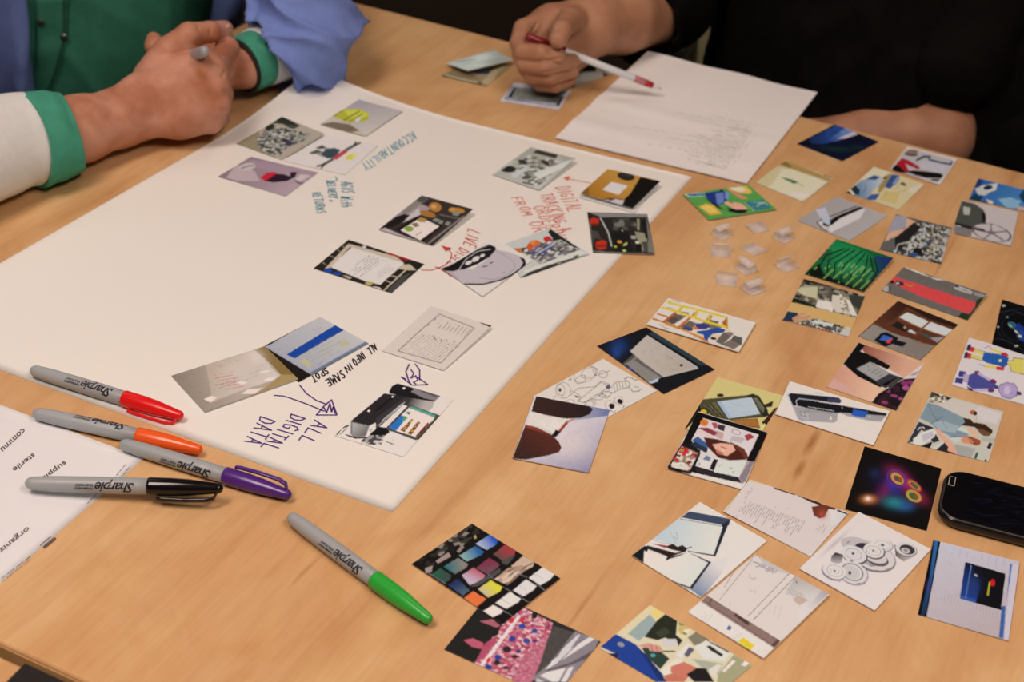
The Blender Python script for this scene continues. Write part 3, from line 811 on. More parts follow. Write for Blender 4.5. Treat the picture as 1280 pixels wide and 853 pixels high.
card('orange brown card of a desk with a white note, near the poster\'s right corner', [(760,211.1),(825.5,226.5),(791,260.5),(725.7,242)], '''
G #a86a1c #c08a3c 720 318 850 200 0 0 2000 0 2000 2000 0 2000
P #14100e 1010 238 1110 258 980 397 905 372 960 320
E #2a2220 940 235 42 20 10
E #3a3430 945 228 26 9 10
P #ddcfcc 825 300 870 262 950 280 905 325
P #5a1c24 815 352 850 340 930 345 900 355
P #cbbcb8 850 358 890 345 932 352 920 378
P #8a5a24 720 318 760 280 760 330 800 345
P #b8a8a0 830 350 855 345 880 380 850 365
''', (540,160,3.877), ZP+.002, hs=(.006,.005,.001,.002))
card('dark shop interior card with two red chairs, overhanging the poster\'s right edge', [(734,265.2),(809,267.8),(818.6,318.6),(741.2,316.1)], '''
P #2c2622 0 0 2000 0 2000 2000 0 2000
P #8c8680 670 525 800 535 1045 540 1050 560 760 560
P #c03420 685 575 710 562 745 572 745 605 720 615 690 600
P #7a2018 690 600 745 600 740 615 700 612
P #c03420 728 715 770 702 795 715 790 760 740 765 725 745
P #8a241a 730 735 790 730 785 745 735 748
P #4a443e 690 640 740 650 760 700 720 690 700 780
L #b8b4ac 9 755 565 805 660 825 740
L #a8a49c 7 875 575 890 640 905 685
M #54504a,2a2622,7a746a,3a3630 8 8 5 830 570 980 570 980 640 830 640
P #9a9274 985 570 1000 570 1000 640 985 640
P #9a9274 970 650 1030 660 1050 700 1020 780 1000 740
P #7c7860 1060 700 1085 720 1090 780 1050 785 1050 720
P #1c1a18 820 650 930 650 960 780 840 780
P #1c1a18 1010 580 1040 580 1065 690 1040 695
P #a8a098 945 675 980 678 975 698 948 695
E #d88a40 875 715 16 9 10
P #c8c87c 900 730 925 715 920 735 895 742
E #c8c040 850 745 9 6 0
E #c8d070 905 770 12 6 0
P #e0d8c8 975 710 1000 715 995 728 975 725
P #4c4842 1015 715 1050 715 1055 780 1030 780
P #1a1614 975 725 1015 725 1015 775 980 775
L #8c867c 6 690 600 700 775 1080 795
P #7a756c 1040 545 1100 790 1085 795 1055 700
''', (600,160,5.016), ZP)
card('crowded market card with orange and red balls, partly under the round robot vacuum card', [(687,285.6),(737.3,317.9),(651,347.8),(629,305.7)], '''
P #c9c4bc 0 0 2000 0 2000 2000 0 2000
M #544c4c,8a8078,b4aa9c,3a3430,d0c8bc,74707c 15 11 4 500 270 640 250 800 190 860 180 1060 268 740 388 600 300
P #dcd2c6 745 386 1062 270 1110 300 800 400 650 470 600 440
P #3a3634 800 395 950 350 1130 308 1000 350 650 490 580 495 650 450
P #8c8880 870 370 900 360 910 385 880 395
P #3c5a30 1000 325 1050 310 1040 330 1010 340
P #20241f 800 130 820 105 1060 268 1010 250 900 190 850 200
E #d87038 690 225 50 30 -10
E #e08a58 675 215 22 14 0
E #cc5a30 655 250 24 30 0
E #cc2c2c 795 185 32 22 0
E #c87038 555 278 42 18 5
L #5c5c9c 16 680 290 720 240
L #4c4c8c 14 740 300 850 240
L #b8b8c8 10 700 310 860 215
L #e0dcdc 7 600 300 700 370
''', (560,270,6.4), ZP)
card('white card of a silver round robot vacuum, poster centre right', [(618,297),(665,326),(603.2,371),(552,336)], '''
P #e5d6cd 0 0 2000 0 2000 2000 0 2000
P #1c1518 -60 420 10 400 150 320 250 260 330 228 380 250 385 280 300 330 130 430 60 445 -50 440
P #c3b2b4 20 450 90 430 200 425 300 360 385 270 480 290 570 320 600 370 590 420 520 480 400 520 260 545 130 540 60 500
P #b8a4a6 -50 445 30 445 100 520 60 510 0 480
P #231c20 85 435 150 350 240 285 330 265 380 275 330 330 240 385 140 425
L #d8cccc 5 82 440 140 350 240 282 340 268
P #6a5c5c 250 270 300 238 345 235 300 250
E #ded2d0 165 375 30 14 -25
E #ded2d0 222 345 34 18 -30
E #ded2d0 275 318 20 12 -25
L #6c6064 2.5 390 285 480 330 535 380 530 430 440 490 360 508 240 495
P #1a1416 570 325 615 345 625 385 600 430 540 475 420 520 280 555 130 552 125 540 280 542 420 508 520 460 580 415 600 375
L #3c3034 8 280 408 315 400
L #3c3034 9 335 380 355 372
L #5c5054 3 430 460 455 448
''', (560,270,6.4), ZP+.0006)
card('card of a glossy whiteboard with small red notes, lower left of the poster cards', [(214.1,469.8),(331,432.8),(373,474.1),(256.1,515.4)], '''
G #8c7a6c #b4a090 65 410 420 330 0 0 2000 0 2000 2000 0 2000
G #b8a490 #d4c2b6 380 300 600 450 250 280 560 255 640 370 700 420 480 490 300 560
P #8a6c3c 540 262 600 238 700 320 780 410 690 405 640 350
P #a88c5c 690 405 790 405 785 430 480 540 600 480
P #9c8a7c 70 410 250 610 220 590
B #efe2dc 430 370 160 110 -20 .35
B #f4ece6 545 300 70 50 30 .5
P #f0e6e0 250 545 290 525 325 535 290 565
P #f2e8e2 465 515 500 490 590 480 540 515
P #eee2da 590 440 610 425 665 415 640 440
P #f2e8e2 435 455 460 440 500 450 470 462
P #e8dad0 560 395 600 380 640 380 600 395
D #c83c48 4 290 372 370 350 1 0 0 0
D #4a4048 3 390 336 450 322 1 0 0 0
D #c83c48 4 430 385 245 420 6 10 17 .4
D #4a4048 3 440 425 300 480 2 8 14 .2
D #8a7c78 2.5 620 335 520 378 3 -30 35 .3
''', (200,380,4.571), ZP+.0006)
card('card of a blue and grey form with a wide blue bar, lower poster', [(400.5,396.2),(461,429.5),(373,478.2),(331,432.1)], '''
P #1f1816 0 0 2000 0 2000 2000 0 2000
G #a8a4ac #c4bcb8 800 400 1000 100 600 245 915 72 1200 225 870 408
P #2b2a24 590 248 720 170 740 160 640 228
P #1c4496 722 290 1000 122 1050 150 770 312
P #9aa0ac 790 330 870 408 1195 225 1170 215 860 390
P #6c7488 860 392 1180 215 1195 225 872 410
D #8c8870 3 640 285 760 215 2 30 20 .3
D #8c8c9c 3 860 150 920 120 3 12 10 .3
D #a0965c 3 880 240 1020 170 3 20 16 .3
D #a89c68 4 870 350 1060 250 4 -20 -16 .4
D #74788c 3 870 370 950 325 2 5 -10 .4
P #c0b48c 800 330 830 312 870 350 850 365
P #beb490 1020 225 1060 205 1085 225 1045 245
''', (200,380,4.571), ZP)
card('pale pink card of a printed form with ruled lines, lower right of the poster cards', [(539.3,382.4),(614.9,407.6),(554.4,463.4),(477.1,438.9)], '''
P #dcc8bb 0 0 2000 0 2000 2000 0 2000
P #3a2c28 1190 98 1235 110 1228 117 1195 103
L #6c5c58 2.5 985 115 1040 68 1170 120 1045 250 885 205 985 115
D #4c4040 4 1040 75 990 115 1 0 0 .1
D #6c5c58 3 1045 90 1020 120 9 14 4 .1
D #4c4040 4.5 970 130 978 150 5 24 8 0
D #8c7c74 2 985 135 890 200 13 11 4 .05
D #5c4c4a 4 1055 210 1025 240 1 0 0 0
D #5c4c4a 3 1150 122 1160 130 4 -30 22 0
L #3a3038 4 898 136 904 130
''', (200,370,2.977), ZP, hs=(.001,.003,.0005,.0))
card('white card of a black wide printer with a colour screen, below the purple arrow', [(492.2,475.8),(567.8,499.3),(504,571.5),(418,544.7)], '''
P #e6d8cc 0 0 2000 0 2000 2000 0 2000
P #1e1a1c 575 150 600 100 650 72 720 90 1055 190 1000 245 980 240 720 205 580 165
P #857c7a 780 150 820 115 1045 185 1010 235 900 210
P #5a5252 870 145 885 135 1035 185 1015 200
G #3a3436 #b8aca4 760 240 900 310 700 195 1000 245 985 300 950 330 760 290 700 270
P #2c2628 215 425 530 165 720 195 715 235 450 440 380 475 215 430
P #3c3638 450 400 720 205 720 260 540 430 450 510
P #1c1819 440 325 600 200 620 208 460 335
L #a89e9c 10 470 470 590 370 720 250
L #c8beba 7 510 420 700 262
P #857c7a 215 430 390 470 360 560 340 578 240 575 210 545
G #b0a8a4 #6c6462 250 460 340 560 230 440 380 475 350 560 230 560
L #1c1819 13 170 555 260 585 380 580 450 560
L #2c2628 14 85 550 130 490 190 470
L #7c7472 8 110 552 180 490
P #1a1618 400 540 480 480 560 490 580 530 500 590 380 590
M #4a4444,a89c94,6c6462,cfc4bc 12 20 6 320 600 400 560 540 560 500 650 420 650 310 635
P #c8bcb4 380 510 400 495 420 510 410 535
P #4c4648 545 490 760 270 1060 375 1050 400 860 600 820 605 620 530 560 510
P #ece2d4 572 488 772 290 1010 375 995 410 830 580 640 518
P #58a088 772 290 800 290 1015 372 1000 392 760 300
P #2a70b8 572 488 690 372 745 390 640 518 600 500
P #4c9c6c 690 420 725 378 750 395 720 425
P #2c8c68 735 350 750 335 780 345 765 368
M #a83030,4c4a28,c8a040,6c2c30,d8b050 26 26 3 680 510 790 405 805 415 720 530
M #a83030,4c4a28,c8a040,6c2c30,e0c060 26 26 9 745 545 850 428 870 440 780 560
M #a83030,3c3a28,8a6040,6c2c30 26 26 5 820 570 940 440 960 455 850 580
E #e8e0dc 384 330 14 10 0
E #e8e0dc 608 197 11 8 0
E #e8e0dc 715 117 14 10 0
L #4c4444 8 550 620 615 645
D #8c8078 4 585 590 625 590 3 0 12 .2
''', (410,470,7.529), ZP-.0003)
# thin pencil-grey border of that card's white margin is its own paper edge

# ------------------------------------------------------------------ loose cards, far side
card('mossy card lying under a curled pale card, left of the red pen hand', [(572,82.6),(642.6,79),(607.5,108.3),(551,95)], '''
P #a08868 0 0 2000 0 2000 2000 0 2000
P #6c5c3c 60 245 90 225 340 285 320 310
P #8c7454 100 225 160 180 280 230 330 270 200 260
P #3f4a60 240 205 430 180 380 230 300 225
P #c0a880 330 285 400 200 530 150 380 300
P #a08c60 440 210 540 150 400 290
L #c8b494 8 90 232 200 262 300 282
''', (540,50,5.333), .0006)
card('pale blue-white card bowed up over the mossy card', [(557.5,79),(617,62),(641.5,75),(585,88.5)], '''
P #c4c8bc 0 0 2000 0 2000 2000 0 2000
L #8c9088 5 170 145 300 128
L #9ca098 4 200 160 400 140
P #d0d4ca 200 110 400 80 520 110 300 130
P #9c8c7c 300 75 425 65 440 72 320 82
''', (540,50,5.333), .002, hs=(.003,.010,.004,.008), bend=lambda U, V: .006*np.sin(np.pi*V)*np.sin(np.pi*U))
card('white-framed card of a black bordered grey plate, under the red pen hand', [(642.6,103),(714.7,112.5),(698.9,137.8),(624.3,126.6)], '''
P #d6c8cc 0 0 2000 0 2000 2000 0 2000
P #8c8894 480 395 520 310 900 345 885 360 850 440 830 445
P #b8b0b8 490 385 525 320 545 318 510 395 840 425 870 370 880 370 840 440 800 435
P #1a1816 505 382 545 320 560 322 528 385
P #1a1816 825 435 865 375 880 378 845 438
G #8c8c80 #4c4a3a 550 360 880 350 530 385 562 325 868 368 828 420
N .12 18
''', (540,50,5.333), .0006)
card('card of black and white shapes half hidden behind the red pen hand', [(722,70),(765,92),(716,110),(680,92)], '''
P #a8a498 0 0 2000 0 2000 2000 0 2000
P #1a1614 970 130 1100 170 1090 210 980 215
P #c0b8a8 940 300 1000 230 1130 210 1150 250
P #2c2420 1130 215 1200 240 1160 260
P #6c685c 880 330 940 290 960 310 920 340
''', (540,50,5.333), .0006)
card('card of a dark blue planet horizon, topmost loose card right of the letter sheet', [(1043.6,155.4),(1098.8,177.2),(1052.9,201.6),(995.8,179.8)], '''
P #0e0e1a 0 0 2000 0 2000 2000 0 2000
G #16264c #2c4c90 260 150 420 100 260 130 400 60 500 100 300 165
G #243c80 #6c88b8 360 130 440 80 340 140 440 75 500 105 390 140
P #c8b4c0 400 125 480 92 500 105 440 125
P #10122a 215 150 350 150 540 115 598 140 425 232
N .2 14
B #1c3c2c 400 175 80 14 5 .6
B #1c3c2c 500 165 40 10 5 .5
''', (940,140,3.765), .0006)
card('washed-out yellow card of a thin green device, right of the letter sheet corner', [(981,200.4),(1042.7,223),(1004,253),(944,228.5)], '''
P #cbb48c 0 0 2000 0 2000 2000 0 2000
P #b08c50 570 280 640 230 1080 420 1060 440
P #8c6c38 590 270 640 250 700 300 680 310
P #e0d2b0 520 310 700 320 1030 450 850 600 780 630 420 520 480 430
G #d0bc8c #dccaa8 400 400 800 600 340 450 540 300 600 330 500 480 420 520
P #eadfce 640 540 860 560 840 610 760 600
L #efe4d8 9 900 400 1020 450
L #efe4d8 9 860 540 960 460
P #4c7048 590 398 700 425 760 450 720 465 640 430
L #8c8450 5 740 450 810 490
P #a0502c 1000 365 1050 380 1110 400 1090 410 1010 385
''', (900,170,7.756), .0006)
card('green leaflet card of a person in a blue top, beside the poster\'s right corner', [(853.6,243.3),(935.5,231),(970.6,262),(886.3,275.3)], '''
P #5c9c4a 0 0 2000 0 2000 2000 0 2000
P #d8d4c8 60 305 100 300 230 295 225 325 110 330
P #2c6c88 80 305 225 298 225 320 110 325
D #d8e0dc 5 100 316 215 306 1 0 0 .1
P #26347c 225 300 370 275 400 290 420 340 390 380 330 400 260 360
P #6c80b8 315 300 380 290 385 375 330 390
P #7c94c4 395 285 430 300 415 350 390 340
P #1c1820 230 335 290 370 400 440 480 420 575 430 560 455 500 462 400 440 320 410
P #1c1820 350 272 375 270 375 290 350 290
P #d88c68 400 260 430 265 550 325 580 345 520 345 450 300
P #e8a88c 385 380 400 360 450 385 460 370 520 380 575 420 560 430 480 430 420 400
P #1c1820 400 410 480 430 575 430 540 460 460 455
P #e4b85c 410 260 560 240 610 285 590 305 520 300 450 275
P #f0e0b0 430 255 530 245 560 280 500 290 450 275
P #e0a83c 180 405 240 380 300 395 370 465 270 475
P #f0c464 195 410 240 392 290 405 340 450 275 460
P #3c7c80 550 370 700 350 765 420 625 440
P #5c98a0 590 375 640 360 720 370 680 380
D #e4ece4 9 610 410 735 388 2 -6 -16 .1
L #dfe8dc 3 550 370 625 440
''', (845,195,6.4), .0016)
card('rounded picture card of a red tool and black handle at the far table edge', [(1133.9,183),(1197.1,198.4),(1175,231.6),(1112.6,211.7)], '''
P #dccac4 0 0 2000 0 2000 2000 0 2000
P #c0b4b4 690 110 760 90 1150 195 1170 220 1150 270 1050 400 1000 420 580 320 555 290
P #c8bcc0 830 220 940 190 1140 250 1070 340 850 290
P #16120f 558 285 600 245 680 270 730 310 780 305 900 315 1050 335 1072 360 1050 385 900 380 800 355 730 330 640 330 580 315
P #b01c28 600 240 660 180 720 200 820 260 840 285 820 295 740 260 690 235 730 310 720 335 690 315 640 270
P #8c7060 690 120 740 95 820 105 810 140 720 160
L #231c1c 14 690 140 760 155 810 150
L #1c2430 20 810 200 880 165 940 170
L #24446c 18 930 195 1040 225 1150 245 1160 215
L #c8b490 8 1000 195 1140 220
P #55504c 940 405 960 390 1040 390 1020 420
''', (1045,175,8), .0010)
card('cream card of masked figures in pale blue, tucked under the red tool card', [(1092.2,208.5),(1155.7,230.3),(1123.3,262.7),(1056.9,240.9)], '''
P #d8c294 0 0 2000 0 2000 2000 0 2000
P #ded0b0 200 400 380 272 530 320 470 370 400 350 300 390
G #5c7ca0 #b8bcc4 180 480 420 400 145 490 250 410 400 355 470 370 440 450 380 500 300 590 180 550
P #20303c 145 490 190 455 240 500 230 550 180 540
L #3c5474 6 270 530 300 490 300 450
P #2c5080 300 395 380 355 440 370 400 400
P #3c5c94 300 590 350 545 440 540 400 600 340 605
P #3c5488 480 470 560 345 640 355 600 430 540 490
P #8894b0 560 440 620 360 640 390 590 460
P #a08858 420 540 430 460 520 350 560 335 470 500
P #504028 470 380 500 360 520 365 480 400
P #d4b878 480 510 640 530 600 640 430 600
L #8c7c54 3 600 490 650 430 710 460 690 510 620 520
P #54503c 640 440 660 420 700 440 690 465
L #8c7840 3 480 570 520 520
P #dccdb4 740 480 880 440 800 540 720 520
P #2c2418 95 525 130 510 160 540 130 545
P #e4d8c0 130 505 150 500 190 545 165 548
''', (1045,175,8), .0006)
card('grey card of a white wedge-shaped device with a black slot', [(1046.2,245.7),(1110,270.1),(1061.6,301.5),(996.3,276)], '''
G #a89c98 #b4a8a4 400 200 800 600 0 0 2000 0 2000 2000 0 2000
P #c4bec8 360 300 470 265 530 400 440 420
P #dccfca 500 510 560 460 640 390 890 285 930 290 870 395 540 555
P #c8bcb8 450 510 490 500 540 555 520 560
P #100c0e 430 460 520 420 600 370 860 262 910 272 880 290 640 395 560 460 490 485 440 475
P #b4c0cc 450 400 510 395 530 440 520 470 480 460 440 420
L #2c2224 8 375 440 440 405
L #2c2224 10 375 445 430 510 500 545
L #4c3c3c 12 520 375 690 310 830 255
P #dcd0cc 390 440 430 425 450 480 500 500 460 510
''', (980,230,9.143), .0006)
card('card of a long heap of scrap metal on a grey ground', [(1120,268),(1189.7,284.8),(1176.4,330.4),(1099.4,312.1)], '''
P #5c5450 0 0 2000 0 2000 2000 0 2000
M #7c756c,3a3430,a8a298,c8c4bc,5a4c3c,2c2824,8c7c60,4c4844,b0aca8 16 14 12 470 520 680 570 610 765 350 700 300 640
P #a09ca4 340 490 420 495 410 560 330 590 300 600
P #dca888 310 600 340 580 410 565 420 505 470 525 400 590 290 640
P #66605c 270 680 290 640 400 600 350 690
P #23201f 350 620 460 530 500 560 440 620 400 660 360 700
E #1c1a1a 480 695 26 22 20
E #34507c 460 712 26 12 0
E #4c5c7c 535 640 12 8 0
L #c4beb8 6 360 690 370 655 450 635 500 660 490 620 520 600
L #d0ccc8 5 420 710 430 660
L #c8c0b8 6 600 600 640 640 620 740
L #b8a890 6 560 560 580 640 570 740
L #a08040 6 530 700 560 690
''', (1040,160,4.4875), .0006)
card('card of blue gowned surgeons, at the right frame edge above the projector card', [(1222.9,223.1),(1296,241),(1286,266),(1211.4,249.4)], '''
G #2c5c9c #4c84b8 820 290 1077 460 0 0 2000 0 2000 2000 0 2000
P #1a3c6c 815 285 850 290 830 330 790 350
P #c8c4c0 800 340 850 325 900 350 860 380 820 375
P #dcd0c8 830 325 900 315 930 310 920 350 880 360
E #182838 875 335 26 13 -10
P #8cb0c8 930 400 1000 390 1060 410 1040 450 980 450
P #16384c 770 400 800 370 850 385 830 410 900 420 880 425
P #dcc8b8 865 400 900 410 905 430 880 428
P #203c58 1050 380 1077 340 1100 450 1060 400
P #d0a890 1040 440 1080 445 1080 465 1040 462
''', (1040,160,4.4875), .0006)
card('card of a grey film projector and its spoked reel', [(1202.4,250.2),(1273.3,265.4),(1263.5,307.9),(1190.2,291.4)], '''
P #c8b8b4 0 0 2000 0 2000 2000 0 2000
P #847874 680 570 700 540 790 570 780 612 690 600
P #4c4c44 685 535 730 410 800 425 850 460 865 500 860 550 820 575 700 540
P #24201e 690 530 790 555 780 570 690 548
P #b8b0a4 735 450 740 440 778 450 770 490 738 485
P #1e1c1a 840 470 862 480 862 550 845 550
L #d0c4bc 5 700 548 720 552
E #66585c 895 588 115 48 14 .93
E #c8b8b4 895 588 104 42 14
E #66585c 895 588 22 10 14
L #76686c 8 895 588 890 540
L #76686c 8 895 588 985 580
L #76686c 8 895 588 800 570
L #76686c 8 895 588 960 630
L #76686c 8 895 588 850 625
L #3c3434 14 790 560 850 575
E #66585c 895 588 110 48 14 .93
''', (1040,160,4.4875), .0010)
card('card of glowing green digits flowing on black and blue', [(1045.8,298.8),(1117,322.5),(1080,365),(1005.8,343)], '''
G #14703c #0c1c14 500 80 620 440 0 0 2000 0 2000 2000 0 2000
G #1c2c6c #0c1c3c 840 200 760 330 740 180 890 205 760 360 720 380 770 260
P #1a7c44 440 60 600 120 740 190 700 210 420 160 380 170
E #18402c 380 180 60 40 -30
B #2c9458 560 240 230 120 20 .75
P #0c140e 220 320 330 240 360 320 650 445 380 370
L #0c1c10 10 330 270 380 180 520 130
L #0c1c10 10 390 320 400 220 560 130
L #0c1c10 10 440 350 450 240 600 140
L #0c1c10 10 490 370 520 250 650 150
L #0c1c10 10 545 400 600 260 680 165
L #0c1c10 10 600 420 680 290 700 180
L #0c1c10 10 660 430 740 300 720 190
L #0c1c10 10 720 400 775 290 750 210
D #8cac5c 14 250 325 330 250 8 56 16 .1
D #8cbc6c 10 375 300 450 210 5 60 10 .2
D #a0c070 10 470 290 560 210 4 56 22 .3
D #6ca070 10 620 410 730 260 2 30 20 .2
''', (970,290,6.094), .0006, hs=(.001,.004,.001,0))
card('card of a cluttered workroom above a hand at a keyboard', [(1005,348.8),(1082,369.5),(1061.3,421.3),(976.3,400)], '''
P #d4a868 0 0 2000 0 2000 2000 0 2000
M #4c483c,807866,a89c84,2c2a24,645c4c 9 12 21 213 355 683 487 612 655 118 535
P #c8bc98 190 420 320 420 310 510 200 480 160 450
P #e4dccc 320 515 450 540 430 610 300 570
P #d8c8b8 430 480 530 490 620 640 460 610 420 560
M #b8a48c,e0d4c0,8c7868 20 20 4 480 470 560 500 600 620 500 610
P #3c3c34 560 480 680 490 640 590 560 540
P #e4dcd0 530 510 560 520 620 640 580 640
P #1c1814 213 355 430 410 420 420 200 375
P #14201a 118 535 130 500 300 560 310 580
P #26334c 45 678 90 605 170 620 150 690
P #c89070 120 660 200 615 275 640 240 665 180 670 150 695
L #e0b08c 6 190 640 260 625
M #2c2a2c,6c6864,dcd4cc,8c8078,3c3a38 26 30 15 190 680 300 660 520 720 480 780 150 695
P #d8d0c4 290 672 440 700 430 725 285 690
P #c83c40 340 735 400 750 395 760 335 745
P #c8c0b8 540 720 570 730 550 800 470 785
''', (970,290,6.094), .0006)
card('card of a long red carpet laid on grey paving', [(1130,333.8),(1233.8,367.5),(1209.5,400.8),(1101.3,363.3)], '''
P #6e645e 0 0 2000 0 2000 2000 0 2000
N .12 10
P #e0d8d4 420 58 480 65 640 140 780 170 700 165 560 115
P #d84848 305 155 350 138 640 230 1020 350 1010 380 960 445 560 300 420 235 310 180
N .06 9
P #2c2020 305 170 340 170 350 195 320 195
P #2c2c40 350 190 370 170 420 185 430 205 380 215
E #c8b8a8 375 192 14 8 0
L #c88838 8 430 195 480 220 500 205
P #b0a8a4 245 240 280 210 315 220 310 255 270 262
P #4c4844 300 210 320 222 316 260 300 255
P #b8b0ac 835 215 860 205 990 260 975 285 840 240
P #28241f 835 210 870 208 880 225 850 225
L #5c5450 4 870 235 970 265
P #2c3420 870 470 900 430 960 448 1010 390 1020 330 1090 300 940 500
P #98908c 1000 265 1100 290 1080 310 1000 285
''', (1065,325,6.561), .0006, hs=(.001,.003,.0,.0))
card('card of a brown panelled room with windows and a dark gadget', [(1122.5,376.3),(1198,405.8),(1150.5,450.5),(1072.5,420.5)], '''
P #5e3320 0 0 2000 0 2000 2000 0 2000
G #5c3424 #3a2018 200 500 400 350 175 525 380 335 460 380 330 500
P #2c1a14 370 335 400 340 870 535 850 560 620 480
P #8c8078 50 630 178 525 330 600 520 660 680 710 550 830
G #94867c #86786e 200 600 500 760 60 630 170 540 330 610 670 715 560 815
P #d4d0d0 385 470 455 430 630 505 570 560
P #d4d0d0 585 565 645 510 830 575 770 625
L #7c4020 11 520 620 640 505
L #8c5030 8 380 485 570 562 780 635
P #221e1c 320 540 370 505 460 550 440 595
P #b8846c 420 550 440 540 450 560 430 570
P #c8c4c0 455 585 480 570 530 600 510 610
P #4c4c48 540 600 560 590 660 630 640 650
P #989090 640 640 760 630 700 680
P #14161a 180 660 240 600 280 592 380 640 370 660 450 680 415 715 330 690 270 715
P #3c64b0 225 658 255 615 335 640 300 672
P #d83c48 275 680 295 655 335 648 310 685
L #8c5434 7 520 670 700 710
''', (1065,325,6.561), .0006)
card('card of a labelled black strap on bare skin with pink blossom', [(1073.5,428.1),(1155.5,454.4),(1120.8,513.7),(1032.9,483.9)], '''
G #d08c78 #e8b898 60 550 560 640 60 550 245 305 660 560 720 545 560 710
G #8c4434 #dca488 420 110 900 350 400 68 1110 290 900 450 640 300 480 190
P #d8a498 70 545 150 460 400 600 180 580
P #100e0e 245 300 415 68 480 100 430 165 560 215 750 320 720 360 540 280 480 350 380 340
P #38343a 380 340 530 275 745 400 900 455 700 560 560 500
P #0c0c0e 250 300 380 340 660 545 640 550 400 430
P #a49c98 388 352 530 280 740 402 600 480
D #4c4848 9 550 305 470 350 5 38 22 .1
P #0c0c0c 660 515 820 440 850 440 700 535
P #1a1416 720 560 900 460 1020 450 810 800 550 715 620 620
P #45413e 700 540 830 440 870 460 760 560
M #1a1416,3a1c2c,8c3464,1c1816,2c1c20 8 8 2 900 470 1020 450 820 795 560 715 700 600
E #b04c84 915 555 38 26 0
E #984070 790 640 42 14 10
E #a84878 860 670 22 16 0
E #983c5c 690 710 34 16 10
P #dcc4bc 920 440 1100 330 1040 440 960 450
P #a88c98 950 420 1060 370 1020 420
''', (1025,420,8.529), .0006)
card('dark card of glowing circuit arcs at the right frame edge', [(1253,374.5),(1318,394),(1306,452),(1240,430.5)], '''
P #0c0a0e 0 0 2000 0 2000 2000 0 2000
E #283038 520 250 110 100 0 .97
E #283038 540 250 160 130 0 .98
E #2c5c6c 490 240 40 22 30
P #1c3478 500 260 530 220 569 250 569 360 520 330
P #24449c 535 270 569 280 569 350 550 340
E #d8c870 540 315 14 9 20
E #c8c890 515 285 20 6 40
E #b8b8a8 425 98 14 7 0
E #8c9c8c 470 240 18 8 40
E #c8c8b8 515 385 14 6 0
E #a8a8a0 385 250 10 6 0
E #88a088 450 180 8 6 0
L #2c3840 3 360 330 460 350 569 420
L #303c44 3 390 150 480 130 569 160
''', (1180,365,5.69), .0010)
card('white card of two simple drawn figures, yellow and purple, at the right frame edge', [(1211.1,422.3),(1300,447.5),(1281,506.5),(1189.3,481.6)], '''
P #ddcccb 0 0 2000 0 2000 2000 0 2000
P #222848 170 375 195 375 180 420 155 415
P #222848 150 428 172 428 165 475 140 470
P #c82c38 185 390 220 395 208 430 180 420
P #c82c38 168 435 196 440 190 478 165 472
P #dcc860 215 410 285 425 280 448 208 430
P #dcc860 195 445 275 460 270 485 195 470
P #2858a0 285 430 440 455 460 470 450 520 430 535 300 505 270 480
P #e0d088 390 480 410 480 408 500 388 496
P #dcc860 335 400 410 425 405 440 335 420
P #c82c38 405 430 440 432 460 450 450 465 405 445
P #dcc860 290 520 375 530 372 548 290 540
P #c82c38 372 530 430 535 425 560 372 555
L #b8a8ac 9 290 400 320 385 335 405
L #b8a8ac 9 320 385 305 395
L #b8a8ac 9 252 515 270 520 290 530
P #dcc860 455 490 490 495 490 470 569 480 569 590 475 560 465 520 450 515
L #34303c 4 455 490 490 490 495 468 569 478
L #34303c 4 450 518 470 520 475 562 569 588
L #34303c 3 215 408 285 425 440 455
L #34303c 3 190 470 270 487 430 536
P #3c3c78 110 560 160 570 150 610 100 600
P #3c3c78 85 610 140 615 130 655 75 645
P #b8a0c0 140 585 180 590 165 650 135 640
P #4c4c8c 180 590 230 570 370 660 380 690 200 690 165 660
P #6c2c5c 215 565 245 560 260 580 225 590
L #c0a8c8 17 245 580 340 635
E #6c2c5c 350 638 24 16 20
L #c0a8c8 15 210 698 315 702
E #6c2c5c 335 702 24 14 0
P #2c2c58 160 670 200 690 210 710 180 705
P #3c3c78 365 665 390 670 385 690 360 690
P #b49cc4 385 695 400 660 450 645 500 655 525 690 515 740 470 762 410 745
P #2c2c58 520 705 550 715 550 735 520 735
L #3c3054 4 385 695 400 660 450 645 500 655 525 690 515 740 470 762 410 745 385 695
E #d0b8d4 450 700 24 30 10
L #4c3c64 3 415 685 420 692
L #4c3c64 3 478 720 484 728
''', (1180,365,5.69), .0006)
